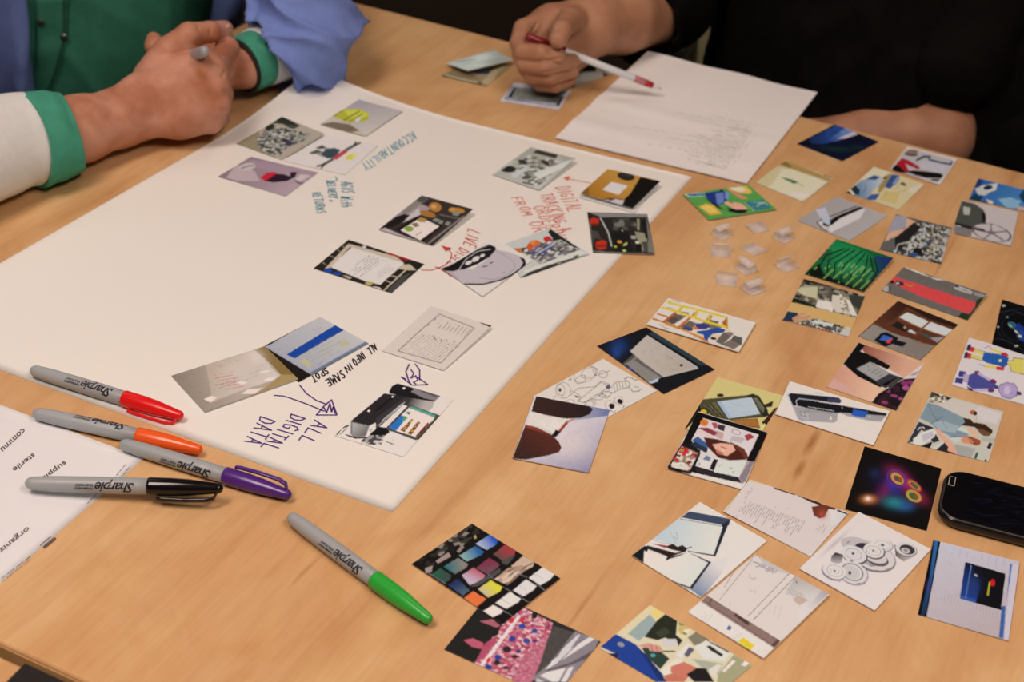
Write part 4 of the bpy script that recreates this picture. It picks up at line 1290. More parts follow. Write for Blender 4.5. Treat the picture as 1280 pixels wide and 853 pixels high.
card('card of two people in blue scrubs at a desk, just above the phone', [(1164.7,489.6),(1254.5,514.9),(1235.7,578),(1133.7,553.6)], '''
P #c8bcac 0 0 2000 0 2000 2000 0 2000
M #8c7c68,c8b8a4,4c4438,dcccb8 18 14 4 320 75 530 140 400 215 290 180
P #2c201c 320 80 350 90 420 130 390 135
P #201c18 480 130 515 145 490 160 470 155
P #cfc2b4 400 215 520 150 780 220 760 400 640 340 400 230
P #d8c8c4 790 225 1030 300 980 415 850 370 765 290
P #d4c4c0 770 290 860 380 960 415 800 380
E #b85c34 742 292 34 24 10
E #2c2020 765 300 18 20 10
P #83929a 200 350 280 190 400 225 640 340 680 370 620 440 700 520 560 560 370 460 310 400
P #a0acb0 330 400 420 370 600 430 560 500 400 470
L #566268 5 290 210 330 300 380 380
L #566268 5 310 405 440 330
L #66747a 4 430 380 480 450
P #2c2c34 190 385 330 440 400 580 340 600 240 480 160 440
P #34303a 75 600 190 390 250 420 130 590
P #dcd8d8 130 560 230 490 330 455 370 490 350 540 200 635 140 610
P #c0b8bc 220 520 330 480 345 530 240 590
L #d8d4d4 8 180 470 200 445 240 440 250 460
P #1c1a1c 205 635 330 585 300 670 260 660
P #d0ccc8 310 670 440 585 460 590 345 685
P #2a262c 350 685 460 590 540 640 570 745 480 720
P #e0a488 360 460 400 460 440 520 540 610 575 680 570 735 545 700 480 680 490 640 400 540
P #3c2416 640 345 720 360 740 390 860 410 940 470 935 500 900 530 850 530 760 440 620 420 660 390
P #6c4c30 760 440 860 470 920 500 890 530 830 520
P #e0b090 680 450 760 470 800 510 760 540 700 490
P #c8ccbc 570 470 620 430 680 460 700 510 620 480
P #9c4c30 650 530 720 535 820 575 815 615 770 630 720 600
P #d88c68 620 570 650 530 720 560 750 600 730 615 640 600
L #2c2430 5 700 545 730 610
L #2c2430 5 735 605 770 600
P #c8c8c0 500 545 620 540 600 590 560 600
L #3c4c8c 5 500 545 560 535 630 540
P #a8a49c 550 610 780 660 740 750 590 745
P #c4beb0 780 640 900 670 860 770 720 755
P #245c3c 750 755 775 695 797 700 775 760
P #2c2024 880 650 905 595 940 605 915 665
P #d0c4bc 860 650 890 570 900 590 870 660
E #28201c 868 778 12 10 0
P #b4b0a0 830 540 1000 560 940 600 820 570
''', (1125,480,8.121), .0006)
card('yellow card of a rugged handheld computer, half under the tablet card', [(896.4,471.5),(980.7,495.3),(940,560),(856,536)], '''
P #d4c07c 0 0 2000 0 2000 2000 0 2000
P #221c18 165 385 290 190 330 200 240 330 180 395
P #8c5c28 480 330 670 320 690 390 520 370
P #a86c34 500 335 660 325 680 375 560 370
P #38201a 700 350 790 250 830 240 750 385 720 370
P #2c2420 720 225 780 200 770 240 730 245
P #d8cc80 690 375 720 355 750 400 690 400
E #2c2820 415 162 24 12 0
P #4c4830 275 240 290 190 390 180 600 160 640 150 680 170 740 260 750 300 720 312 460 332 300 290
P #28261c 590 165 640 152 680 165 735 250 750 300 720 310 690 290 700 250 640 180
P #6c6c58 640 175 670 180 720 250 710 285
P #bcc4d8 392 205 630 175 690 290 470 322
P #a4b4dc 392 205 420 202 495 318 470 322
D #8c98b4 3 440 220 620 195 7 10 14 .3
P #6c6444 300 240 380 205 450 325 420 325
L #26241c 9 325 230 420 320
L #26241c 9 350 220 440 320
P #3c3a28 280 250 320 240 380 300 330 295
E #d8b02c 303 272 20 12 20
E #c8a428 340 290 8 6 0
''', (825,465,5.506), .0006)
card('white-bordered card of a black tablet and phone showing a smiling face', [(873,514.6),(959.6,540.6),(928.5,612.4),(833.4,586)], '''
P #e2d6d2 0 0 2000 0 2000 2000 0 2000
P #0e0b0c 255 275 275 280 740 415 735 440 590 755 570 770 215 690 150 500
P #b09c9c 600 612 650 620 590 755 570 770 250 685 240 655 300 670 540 725
P #8c7c80 620 615 645 620 585 755 565 765 545 725
P #2c2428 240 655 540 725 560 765 250 690
P #dccccc 295 318 680 432 540 727 245 650 180 510
P #100c0e 180 500 290 325 300 320 215 470 280 560 240 655 200 600
E #e07c28 305 350 28 24 0
L #b84c20 4 290 340 320 365
P #b04c54 355 350 390 350 400 385 370 390
P #3c3038 400 360 450 370 440 410 400 395
P #c8a098 330 390 440 420 430 470 360 430
P #8c3440 260 385 330 385 400 420 370 440
P #e0c4bc 270 395 370 440 380 480 250 410
P #3c5c8c 220 470 260 445 320 490 330 530 260 510
P #283040 205 500 240 480 330 530 320 560
P #4c2018 300 450 400 465 520 500 600 560 590 605 480 610 400 590 330 520
P #6c3424 480 480 580 530 610 590 590 608 560 560
P #e8ac94 360 500 420 490 500 500 520 540 460 580 400 560
P #c07058 380 530 440 560 430 575 390 560
L #7c3428 5 420 515 460 530
L #f0e0d8 4 425 548 445 540
P #b03440 580 440 620 425 650 450 600 475
P #a83c48 595 430 615 430 610 470 590 465
E #7c6468 525 415 32 18 20 .85
P #c0b0b0 500 440 590 460 560 490 480 470
P #d8dad8 390 612 600 612 545 725 370 690
P #1c1a1c 340 670 370 600 400 605 370 680
P #6c7c90 260 640 320 575 350 590 330 640
P #e0d4d0 270 640 290 600 350 620 330 670
L #8c7c80 4 405 650 420 640
L #5c5458 5 485 660 495 665
L #5c5458 5 500 690 510 688
P #1a1416 50 655 150 490 280 540 215 700 190 712 60 675
P #8c8084 150 690 210 700 215 700 190 712 150 700
P #b8b0a0 72 650 148 508 265 560 200 688
M #c02838,a87c68,d8c8b8,7c2c30,8c7c5c,e0d8c8 16 18 9 72 650 148 508 265 560 200 688
P #c82838 140 515 195 530 190 565 130 560
P #8ca03c 140 530 165 535 160 550 140 548
P #c83040 85 600 110 590 135 610 120 625
P #d8d0bc 90 640 200 650 190 680 75 655
''', (825,465,5.506), .0012)
card('white card of a slim black and silver phone with blue screen', [(987,476.7),(1112.5,514.1),(1091.7,556.9),(968.7,518)], '''
P #e6d8d3 0 0 2000 0 2000 2000 0 2000
P #b8b4b8 190 190 215 175 330 450 300 440
P #1c1c28 205 190 230 172 640 210 710 220 735 250 720 275 300 240 290 300 250 300
P #3c3c58 600 215 700 222 728 250 715 270 590 255
P #a8a0a0 255 305 700 360 690 450 660 470 340 450 310 440
P #b8b0b0 320 350 410 370 420 445 330 435
L #5c5860 4 320 350 345 440
L #5c5860 4 365 360 380 440
L #5c5860 4 320 355 410 370 420 445
L #5c5860 4 335 395 400 410
P #f0ece8 622 405 640 408 636 442 618 438
P #141418 285 300 290 245 310 232 700 290 1190 375 1180 400 1150 410 820 390 500 345
L #c8c4c8 7 295 310 280 250 310 228 500 250 700 285
P #a49c9c 700 365 1180 400 1130 460 1020 450 800 405
P #2c58b0 830 390 855 335 1005 360 970 415
P #4c74c0 835 395 900 400 975 418 880 410
L #e8e4e0 6 738 315 744 330
L #d0ccc8 5 400 310 660 350
D #6c6868 5 340 330 660 370 2 0 14 .1
L #d8e0d0 6 1010 415 1025 390
P #b8bcc8 470 165 560 178 550 186 470 175
''', (960,470,8), .0014)
# ------------------------------------------------------------------ loose cards, middle and near
card('white comic card of a worker in blue falling with a yellow ladder', [(834.8,372.7),(945,403.6),(923.4,440.2),(807.8,405.9)], '''
P #e2d2c4 0 0 2000 0 2000 2000 0 2000
P #6c5c50 560 225 630 165 720 185 620 250
P #5a4c44 585 195 640 195 660 215 610 245
P #6c6058 670 270 740 220 800 240 740 300
P #7c6c60 850 220 1000 260 960 300 840 260
P #5c5450 680 150 740 160 730 172 670 158
P #5c5450 900 212 965 228 960 242 895 226
L #c87028 13 465 205 560 235 700 290 880 380
L #d8942c 12 560 245 720 300 860 355
L #c8682c 12 500 168 575 190
L #b85c28 16 545 230 640 155
L #c8682c 18 655 275 750 195
P #c87c2c 780 155 800 150 770 190 740 200
P #b85c24 870 215 895 170 920 185 890 230
P #b85c24 990 235 1025 195 1030 270 1000 250
L #d8b830 17 665 145 690 112
L #d8b830 17 785 190 800 152
L #d8b830 17 885 220 900 180
L #e0c434 16 580 82 760 125 1025 195
L #e0c434 17 540 120 700 168 860 225 1020 270
L #c8942c 12 1028 195 1030 275
P #3c3c80 690 285 710 262 780 285 900 270 890 250 800 240 780 270 760 300
P #3c3c7c 790 245 850 238 895 262 870 285 800 285
E #d87830 785 275 20 12 20
P #2c4c94 800 300 880 290 930 280 1020 290 1000 310 920 320 890 350 880 372 855 360 850 330 800 315
P #2c4c94 930 270 1010 285 1020 298 930 295
P #e8c4a0 905 340 925 318 980 335 950 360 915 355
P #e8c4a0 1010 295 1045 280 1055 295 1030 305
E #28181c 925 355 24 10 10
P #e8c4a0 890 372 915 370 910 380
P #6c6058 940 380 1000 310 1060 340 990 405
P #84746a 1000 310 1060 305 1080 320 1060 340
P #7c6c60 990 405 1060 362 1140 400 1080 438
P #5c5852 1060 362 1080 330 1145 350 1140 405
L #3a3430 3 990 405 1060 362 1140 400
L #4c4440 3 585 78 610 68 680 78
L #4c4440 3 565 130 590 118 620 128
L #4c4440 3 515 245 540 265 595 283
''', (740,365,6.095), .0006, hs=(.0,.002,.002,.001))
card('dark card of a tilted paper page propped on a monitor', [(807.8,409.2),(893.6,462.1),(829.7,492.8),(746.2,432.6)], '''
P #14161a 0 0 2000 0 2000 2000 0 2000
B #1e3c74 200 420 80 70 -30 .9
B #2c4c94 185 470 40 40 0 .6
P #2a3c44 430 320 470 300 780 500 900 560 820 560 650 450
P #55524c 225 555 320 470 420 520 300 560
P #8a8078 240 560 340 490 350 500 280 560
P #2c4c9c 250 565 300 580 330 625 290 600
P #8c847e 270 560 320 520 380 520 540 650 430 690
P #645c5a 320 520 360 500 540 620 530 655
P #b4bcc8 425 690 510 655 500 685 450 700
P #c0b0a4 290 452 420 330 800 570 810 585 545 650 380 530
G #c4b4a8 #b4a498 300 450 800 590 300 450 425 340 790 575 545 640
D #8c8440 4 385 425 370 465 3 14 6 .3
D #5c5050 4 505 420 440 460 1 0 0 0
D #a09c40 4 465 495 460 530 5 15 10 .2
D #5c5450 4 520 470 620 540 2 20 -8 .4
D #a8a040 4 550 560 535 590 8 16 -4 .3
D #6c645c 3 560 580 560 600 6 18 0 .2
E #28242c 680 560 13 10 0
P #9ab0bc 780 560 812 582 800 590
''', (740,365,6.095), .0008)
card('white card of a line-drawn robot, half under the pinching fingers card', [(753.8,448.6),(821.3,488.8),(734,536),(666.6,495.6)], '''
P #e0d0c4 0 0 2000 0 2000 2000 0 2000
E #4c4444 530 155 82 52 -25 .955
E #4c4444 560 145 60 36 -20 .94
E #4c4444 500 190 40 26 -30 .92
E #4c4444 655 155 30 26 10 .9
L #4c4444 3 580 115 600 165 650 150 700 130
E #4c4444 380 265 52 56 -20 .95
E #4c4444 365 262 26 42 -10 .92
E #1c1618 358 262 9 13 0
P #1c1618 450 295 490 310 480 320
L #4c4444 3 430 300 480 250 600 240 640 200 700 225 700 260
L #4c4444 3 480 340 640 210 700 240 520 350 480 340
L #4c4444 3 520 350 560 335 700 265
L #4c4444 3 440 270 480 290 500 310 480 340
L #4c4444 3 620 300 660 270 720 280 680 320 620 300
L #4c4444 3 640 290 700 310
L #4c4444 3 590 330 640 330 670 300
P #5c5464 670 240 695 222 708 245 685 260
L #4c4444 3 710 250 740 210 820 200 840 220
L #4c4444 3 730 280 760 260 830 245
L #5c5450 3 725 225 735 270
L #5c5450 3 745 215 755 265
L #5c5450 3 765 212 775 260
L #5c5450 3 785 208 795 255
L #5c5450 3 805 204 815 248
L #4c4444 4 820 200 800 185 830 172 880 195 890 190
L #4c4444 4 840 215 830 240 860 275 900 270 915 255
L #4c4444 3 870 240 900 245
E #4c4444 565 355 38 24 0 .93
E #4c4444 565 355 26 15 0 .9
E #4c4444 700 365 34 30 20 .93
E #1c1618 714 374 20 18 30
E #4c4444 762 335 32 26 20 .93
E #1c1618 770 341 19 16 30
L #4c4444 3 700 400 730 420 740 405
L #4c4444 3 780 360 800 375 790 385
L #4c4444 3 415 195 440 180
L #4c4444 3 430 190 440 200
L #4c4444 3 310 330 330 300
E #4c4444 430 345 30 18 0 .92
''', (635,440,5.503), .0006)
card('card of two dark fingers pinching a tiny red capsule on lilac', [(668,495),(762.2,512.7),(735.5,591.2),(640.4,572.9)], '''
G #d8c8c4 #7478a0 250 500 680 430 0 0 2000 0 2000 2000 0 2000
G #d8c8cc #8c84a0 400 500 560 830 400 480 690 440 560 850 100 745
B #f0e4dc 420 640 200 140 0 .5
P #e4d4cc 130 500 160 405 300 440 450 460 330 570 240 520
G #3c2420 #2a1c1c 160 400 560 400 195 303 560 375 585 395 560 430 500 455 400 460 280 440 160 410
G #5a2a20 #3a2420 250 520 100 740 120 500 200 520 300 570 350 620 368 660 350 690 280 712 120 742 30 735
G #8c3c28 #4a2820 250 520 250 600 120 500 200 520 300 570 350 620 330 620 240 560 120 520
L #b05040 19 355 545 410 480
L #8c2c24 12 360 545 405 490
L #c0847c 14 410 482 445 465
P #12181c 300 575 330 535 362 552 325 590
N .05 16
''', (635,440,5.503), .0014)
card('black card of glowing coloured rings, beside the phone', [(1080.8,558),(1176.9,586),(1158.2,664),(1056.1,636.8)], '''
P #0c0908 0 0 2000 0 2000 2000 0 2000
B #2c1c4c 480 420 200 140 30 .8
B #7c1c54 420 430 150 60 -45 .7
B #b02c64 520 330 130 70 40 .7
B #2c2c8c 470 420 60 90 -40 .8
B #2c7c88 490 560 120 60 10 .9
B #2c5494 590 590 80 50 0 .7
B #1c2c50 310 300 60 50 0 .6
B #b02c6c 610 400 140 50 40 .6
B #9c2c4c 680 500 120 60 30 .7
E #3c3c8c 500 345 90 72 35 .9
E #c08c3c 508 345 66 42 40 .7
E #c8a050 508 345 50 30 40 .8
E #2c5c2c 522 350 38 22 40
E #a8342c 528 350 18 14 40
E #b8483c 660 405 76 34 38 .75
E #b08c3c 660 405 60 24 38 .7
E #3c6c30 668 405 30 12 38
E #c08c3c 655 500 74 48 30 .72
E #a89c4c 655 500 58 36 30 .8
E #2c6c2c 652 500 38 26 30
E #a83c34 672 500 18 18 30
B #e88c50 255 528 70 40 0 .9
B #fff0e8 248 522 28 22 0 1.0
''', (1050,550,7.107), .0006)
card('white card of a row of silver gear wheels', [(1073.5,640.1),(1163.8,687),(1093.2,763.8),(999,711.3)], '''
P #e0d0cb 0 0 2000 0 2000 2000 0 2000
B #a89ca0 330 300 140 18 -42 .6
E #7c7074 600 400 200 112 20
E #d4c6c2 598 392 194 104 20
E #c0b2b0 500 320 130 60 15
P #8c8084 480 330 500 300 580 300 560 420 700 470 730 400 700 470 600 480 520 420
G #a89c9c #d4c8c4 600 300 620 470 560 400 700 400 725 430 700 460 600 465 560 440
E #5c5054 640 420 100 50 20
E #cfc2be 632 405 96 44 20
E #34303a 520 320 44 20 -10
E #9c9094 690 315 84 52 15
E #dcd0cc 685 310 80 48 15
E #a89c9c 690 315 60 34 15 .92
E #4c4448 690 315 14 9 15
E #54484c 628 365 84 58 15
E #dcd0cc 622 358 80 54 15
E #8c8084 622 358 58 36 15 .92
E #b4a8a8 622 358 32 18 15 .88
E #4c4448 620 358 10 7 15
E #5c5054 478 395 102 66 20
E #d8ccc8 470 385 100 62 20
E #8c8084 470 385 64 42 20 .93
E #b4a8a8 470 385 36 22 20 .9
E #443c40 465 380 12 9 20
G #4c4448 #c4b8b4 780 380 920 420 780 310 790 400 850 440 920 410 945 370 940 330 900 400
E #7c7074 870 350 86 54 15
E #d4c8c4 868 345 82 50 15
E #3c3438 878 350 60 36 15
E #c8bcb8 865 358 34 20 15
E #8c8084 865 355 18 10 15
G #241c20 #a89c9c 340 380 340 440 300 400 330 370 390 390 380 450 330 460 295 440
E #9c9094 465 530 122 88 25
E #d8ccc8 460 522 118 82 25
E #6c6064 460 522 88 64 25 .9
E #cabdb8 450 522 72 50 25
E #443c40 440 528 12 14 0
E #7c7084 318 520 96 64 20
E #dcd0cc 322 512 92 60 20
E #9c9094 328 512 64 44 20 .92
E #b4a8a8 328 512 34 22 20 .88
E #443c40 325 512 9 7 0
D #3c3438 9 390 320 470 265 1 0 0 0
D #3c3438 12 400 410 600 510 1 0 0 0
D #7c7078 9 600 515 780 490 1 0 0 0
D #7c6c84 9 235 530 380 600 1 0 0 0
D #7c7078 9 380 600 560 610 1 0 0 0
''', (990,630,6.094), .0014)
card('card of a desktop screenshot with a dark window and blue bars, lower right corner', [(1167,675.2),(1274.4,702.5),(1260.6,801.6),(1147.4,768.7)], '''
P #bfb0b4 0 0 2000 0 2000 2000 0 2000
G #c4bcc4 #b8a4a4 300 100 400 750 150 60 800 200 720 820 100 640
P #060810 155 60 210 72 105 632 40 615
G #2c64a0 #18304c 180 70 90 600 165 65 192 72 145 380 92 625 62 615 130 330
B #4c2c6c 122 400 30 40 0 .5
P #0c0c12 392 222 688 310 655 578 352 492
G #1c3880 #0c1024 370 400 480 300 392 222 440 238 500 400 470 525 352 492
P #2c5498 372 470 470 500 468 525 355 493
L #6c8cc0 6 435 250 395 490
B #24386c 450 400 60 90 10 .7
E #a8a890 470 322 14 8 30
L #a89c2c 14 572 375 558 465
E #c81c28 594 375 18 26 0
P #3c68ac 722 240 738 235 690 545 672 785 640 780 660 548 690 548
P #3c5c94 660 545 680 548 672 785 640 780
P #c8bcc4 738 235 792 240 720 805 675 790
D #9c98b4 6 250 105 235 165 9 54 12 .3
D #c09ca0 4 235 175 200 330 6 22 5 .3
D #9c8c98 4 205 415 180 520 8 24 8 .3
D #9c8c98 4 430 520 425 600 9 24 7 .4
''', (1140,665,5.886), .0006, hs=(.001,.002,.0005,.0))
card('card of a printed page with a dark hand at its edge', [(937.4,599.3),(1060.8,640.9),(1013,696.4),(903.5,639.4)], '''
P #d8c6c0 0 0 2000 0 2000 2000 0 2000
G #c8b47c #d8c0a0 100 300 500 100 70 390 310 60 480 110 500 140 300 85 90 380
G #4c2418 #2c1c18 490 100 640 180 485 88 640 150 760 200 740 220 560 165
P #28201c 700 175 1000 300 990 320 900 290 760 220
P #6c3020 990 300 1130 340 1120 360 1060 350 1020 430 970 440 920 410 900 330 960 320
B #b04c3c 1000 400 50 50 0 .8
P #2c2c3c 1140 355 1240 390 1230 405 1140 370
G #d0c8cc #e0d4cc 1230 400 1080 360 1080 355 1240 405 1180 500 1080 500
D #5c5058 5 350 135 250 250 2 20 6 .1
D #4c4448 6 285 265 185 430 26 22 8 .5
D #6c5c64 5 600 270 550 350 1 0 0 0
D #6c5c64 4 710 290 665 360 1 0 0 0
D #5c5058 5 975 480 930 570 4 22 8 .3
''', (895,590,7.529), .0006, hs=(.003,.001,.0,.001))
card('card of a dark hand drawing on a folding blue slate', [(874.8,627.6),(959,676.4),(875.7,747.9),(789.4,694.9)], '''
P #e2d4cf 0 0 2000 0 2000 2000 0 2000
G #6c7c98 #dccfca 620 850 800 600 380 690 560 780 640 840 800 640 860 500 700 540 550 780
P #3c465c 460 185 535 128 875 190 860 245 800 240 480 180
P #1c2434 800 240 870 200 750 500 530 460 520 450 730 480 800 270
G #b8c4cc #dcdce0 250 350 700 470 230 350 450 185 810 255 735 485 540 455 400 400
L #3c5474 5 460 190 800 250
L #8c9cac 4 230 360 300 385 420 400
L #6c7c8c 3 430 300 440 360 410 340
L #8c9ca8 3 380 300 430 400
P #2a1a18 175 415 220 400 330 420 400 395 440 420 480 405 520 435 500 470 430 490 370 520 350 535 355 500 280 470 200 440
P #e0d4cc 190 390 300 400 380 440 470 460 420 470 350 450 200 410
P #8c3434 230 392 350 410 370 420 340 430
P #141618 60 490 170 410 200 430 165 545 150 548
L #24344c 8 500 440 555 420
P #e0d6d8 165 450 340 530 360 510 500 460 710 550 540 755 390 700 160 550
P #1c2638 510 455 715 545 555 770 380 700 390 695 540 750 690 550
G #e8dcd8 #d8d4dc 200 500 540 740 170 455 350 535 510 465 685 548 530 745 400 700 165 545
P #1a1618 350 535 345 510 430 490 520 465 440 500 370 520
''', (780,620,6.561), .0012)
card('photographed form card with a brown bar and yellow tab, near the bottom frame edge', [(943.6,693.3),(1036.7,743.6),(954.4,823.5),(859.4,765.8)], '''
P #dccbc2 0 0 2000 0 2000 2000 0 2000
P #c4b8b0 580 50 860 180 820 200 740 180 640 130
G #a8a0a8 #dccfc8 1130 350 950 450 1080 310 1140 345 1000 470 900 580 900 480
G #b8aca8 #d4c8c0 960 250 960 380 880 220 1090 310 1000 420 800 350
P #8c7068 160 410 205 365 765 710 720 765
L #5c443c 5 205 370 760 710
L #6c544c 5 175 400 720 750
P #4c342e 410 515 430 500 530 575 520 595
P #5c443c 690 745 740 700 765 712 720 765
P #6c544c 215 430 240 380 250 390 225 440
P #e2d4d0 60 490 150 415 710 770 640 835
D #a89c98 4 200 480 140 560 3 24 14 .2
D #a89c98 4 430 620 390 700 3 20 14 .2
D #b4a8a4 4 640 740 590 800 4 20 14 .2
P #e0c430 440 715 480 682 570 745 530 785
P #4c5494 355 620 370 592 395 605 380 632
L #7c6c6c 4 550 90 300 400
L #7c6c6c 4 590 50 430 150 340 300
L #7c6c6c 5 840 190 520 520
L #6c5c5c 5 885 215 560 550
D #5c5c74 9 545 130 740 205 3 6 -12 .2
D #a08c80 6 500 195 590 240 2 -6 12 .2
D #c8a08c 6 540 300 600 330 3 -8 10 .2
D #9c8c84 6 790 340 960 430 4 8 -14 .3
P #c4a89c 860 400 900 360 980 400 910 440
D #8c7c78 5 360 400 410 435 2 -10 12 .2
L #4c4448 8 735 125 745 140
L #4c3c3c 7 885 255 890 270
D #a09490 4 700 410 660 550 3 40 10 .5
''', (850,685,6.095), .0006, hs=(.0,.002,.0015,.0))
card('card of shelves of rolls sorted from blue and red to yellow and white', [(589.9,655),(700.5,723.2),(628.6,780.4),(514.5,705.4)], '''
P #14100f 0 0 2000 0 2000 2000 0 2000
M #14100f,1c1816,2c2820,14100f,3c3830,14100f,8c7c74 18 9 5 70 360 510 70 600 120 180 440
P #a08880 240 345 340 280 360 310 260 365
P #a08880 160 400 220 380 210 430 165 440
P #8c7c70 400 270 440 225 460 240 420 285
P #b89850 530 160 545 145 555 170 540 180
G #2454b0 #b0b4c4 680 180 580 250 545 215 650 145 720 185 700 225 630 262
G #245c94 #8ca8a0 560 260 450 330 420 305 545 230 610 275 590 300 480 350
G #2c6c70 #8c7c70 330 400 470 360 300 390 410 322 490 370 470 400 390 445
G #245c40 #3c4844 220 440 340 480 210 445 275 400 360 455 350 490 300 515
G #a8343c #5c4844 800 240 740 340 680 295 770 220 850 270 840 300 760 350
G #7c2c44 #6c4c54 640 340 660 440 545 400 650 320 730 370 710 400 640 450
G #b85c68 #c0a8b8 560 420 520 500 440 455 530 395 620 455 600 490 500 530
G #24305c #4c5c6c 400 520 440 600 335 530 410 480 500 570 450 610
P #4c4844 600 480 730 400 740 430 560 540 500 540
P #4c4844 740 350 830 300 850 300 790 375 760 370
L #6c6464 7 190 440 320 520
P #c8a890 815 385 910 305 995 355 980 390 900 430
P #c09c84 690 485 790 400 860 440 840 490 790 530
G #d8c83c #c8b088 680 540 620 600 565 560 660 490 750 545 730 580 640 625
P #e0703c 455 630 530 575 625 635 600 660 550 695
M #ac8c78,c8a890,8c6c5c,d8bca4 26 5 4 690 485 790 400 995 355 840 490 790 530
P #dcd0cc 950 475 1060 390 1150 445 1110 490 1040 530
P #dccfcc 830 570 930 485 1010 535 990 565 910 615
P #e0d2ca 695 665 810 580 890 635 870 660 780 710
P #e8dccc 590 735 680 680 755 720 740 745 650 785
L #8c8484 4 700 690 850 780
L #8c8484 5 880 620 960 665
L #8c8484 5 1010 520 1080 575
L #7c7474 5 860 440 940 470
L #7c7474 5 750 540 820 580
L #6c7480 5 640 450 680 480
L #a09898 3 985 440 1060 480
L #a09898 3 870 530 930 570
L #a09898 3 740 630 800 670
''', (505,645,6.095), .0014)
card('card of a packed pink crowd beside grey seating, tucked under the rolls card', [(613.7,740.2),(751,802.3),(692,874),(555,812.3)], '''
P #2a2624 0 0 2000 0 2000 2000 0 2000
M #b86478,c88c98,903c50,d8a8a8,a84c60,e0b8b4,c05068 26 24 6 260 540 480 240 640 120 860 240 800 480 720 620 640 760 330 600
M #b8687c,a85468,c8808c,c06878 30 30 8 640 480 780 380 840 300 800 460 700 689 560 689 600 560
P #201e1c 30 430 280 130 480 220 440 330 330 380 270 540
P #a85c68 300 225 400 210 460 260 430 275
P #b85468 180 370 250 355 330 390 330 440 240 420
P #b04c64 300 480 340 400 420 340 430 380 340 500 280 530
L #e0ccc8 26 320 560 480 350 600 190
E #c82c34 370 520 22 14 -50
E #c82c34 545 220 24 18 -50
E #c82c34 625 215 16 22 0
E #c02c34 490 370 14 10 -50
E #2c3c88 370 575 28 20 0
E #2c3c88 440 500 24 20 0
E #2c3c88 550 360 26 22 0
E #34448c 625 265 28 20 0
E #34448c 660 375 28 18 0
E #34448c 720 300 22 18 0
E #2c3474 600 455 20 14 0
E #2c3474 720 375 14 12 0
E #2c2420 510 440 32 24 0
E #2c2420 435 540 24 20 0
E #2c2824 570 495 24 14 0
E #382c2c 500 580 20 14 0
E #201c20 720 180 22 26 0
P #4a4440 865 260 1020 310 900 480 780 600 700 689 760 560 820 360
N .1 12
P #887c80 1030 300 1210 370 1170 460 1020 689 740 689 700 660 820 560
P #dccfcf 1140 345 1180 360 900 540 800 600 860 520
P #d0c4c4 1040 320 1070 330 960 480 860 560 930 440
P #dccfcc 820 610 960 580 900 689 860 689 760 640
P #d8ccc8 980 580 1020 570 960 689 920 689
P #e0d4d0 1010 640 1040 600 1020 680 1000 689
P #cfc0c0 740 660 800 689 730 689
P #5c5054 800 600 1000 540 1180 440 1150 500 960 570 820 610
L #5c5054 8 820 560 920 440 1050 320
L #6c6064 7 900 540 1090 360
''', (550,740,6.095), .0006)
card('card of a person in a royal blue coat bending at a bench, bottom frame edge', [(812.5,756.6),(940.5,832),(877,886),(749.3,810.5)], '''
P #d8c8a8 0 0 2000 0 2000 2000 0 2000
P #dcc8a0 180 290 440 70 500 150 280 300
B #e8c860 500 130 60 60 0 .9
P #98a4a0 270 290 440 142 500 215 360 345
P #26281c 495 190 560 140 650 190 640 300 690 340 660 385 560 320 500 340 400 315
P #3c3c2c 480 280 560 240 600 280 520 320
P #dccc9c 650 200 680 190 780 255 700 330 650 300
M #c8b070,e8dcb8,8c7c50 12 14 4 660 200 760 240 720 300 660 290
P #cfc4c0 520 330 640 330 660 380 600 390 540 380
P #807860 730 320 800 270 900 340 850 360 780 380
P #e0d4cc 640 450 730 360 760 380 680 480
P #dcd4cc 780 390 870 340 1060 430 1010 500 940 490 850 480
P #2c2824 870 385 900 380 1000 450 985 465 900 415
P #3c3430 880 340 1050 425 1040 435 900 360
P #5c5868 700 450 740 390 780 410 730 470
P #a8a894 760 480 1000 520 960 600 850 560
P #a49c78 960 600 1080 450 1220 520 1150 640 950 700
P #e8dccc 990 575 1070 490 1095 500 1010 585
P #e8dcd4 1135 530 1170 490 1200 515 1170 540
P #dccfc0 890 560 960 520 990 530 940 610 900 590
P #2c3c30 380 400 470 380 590 480 520 560 420 470
P #d09080 340 385 430 360 520 385 540 420 510 430 440 420 430 400
L #9c5c50 5 450 375 460 420
L #9c5c50 5 490 385 500 425
L #1c1c20 10 540 425 630 425
E #4c9898 465 455 20 14 0
P #e0d4c0 520 570 640 480 700 490 560 620
P #c87460 600 540 700 505 800 550 760 600 700 650 600 580
P #c07058 550 610 620 590 720 640 700 658 560 658
P #1c1618 720 600 800 550 870 555 930 658 780 658
P #1e3c88 60 390 175 290 330 370 420 460 530 600 570 658 400 658 190 510 200 450
P #182c64 330 370 400 440 540 600 560 658 520 658 430 520
P #161c3c 60 420 80 440 200 440 190 510 150 470
E #8c8c90 220 372 28 18 20
P #dca088 45 420 160 480 190 515 100 465
''', (740,745,6.095), .0006)
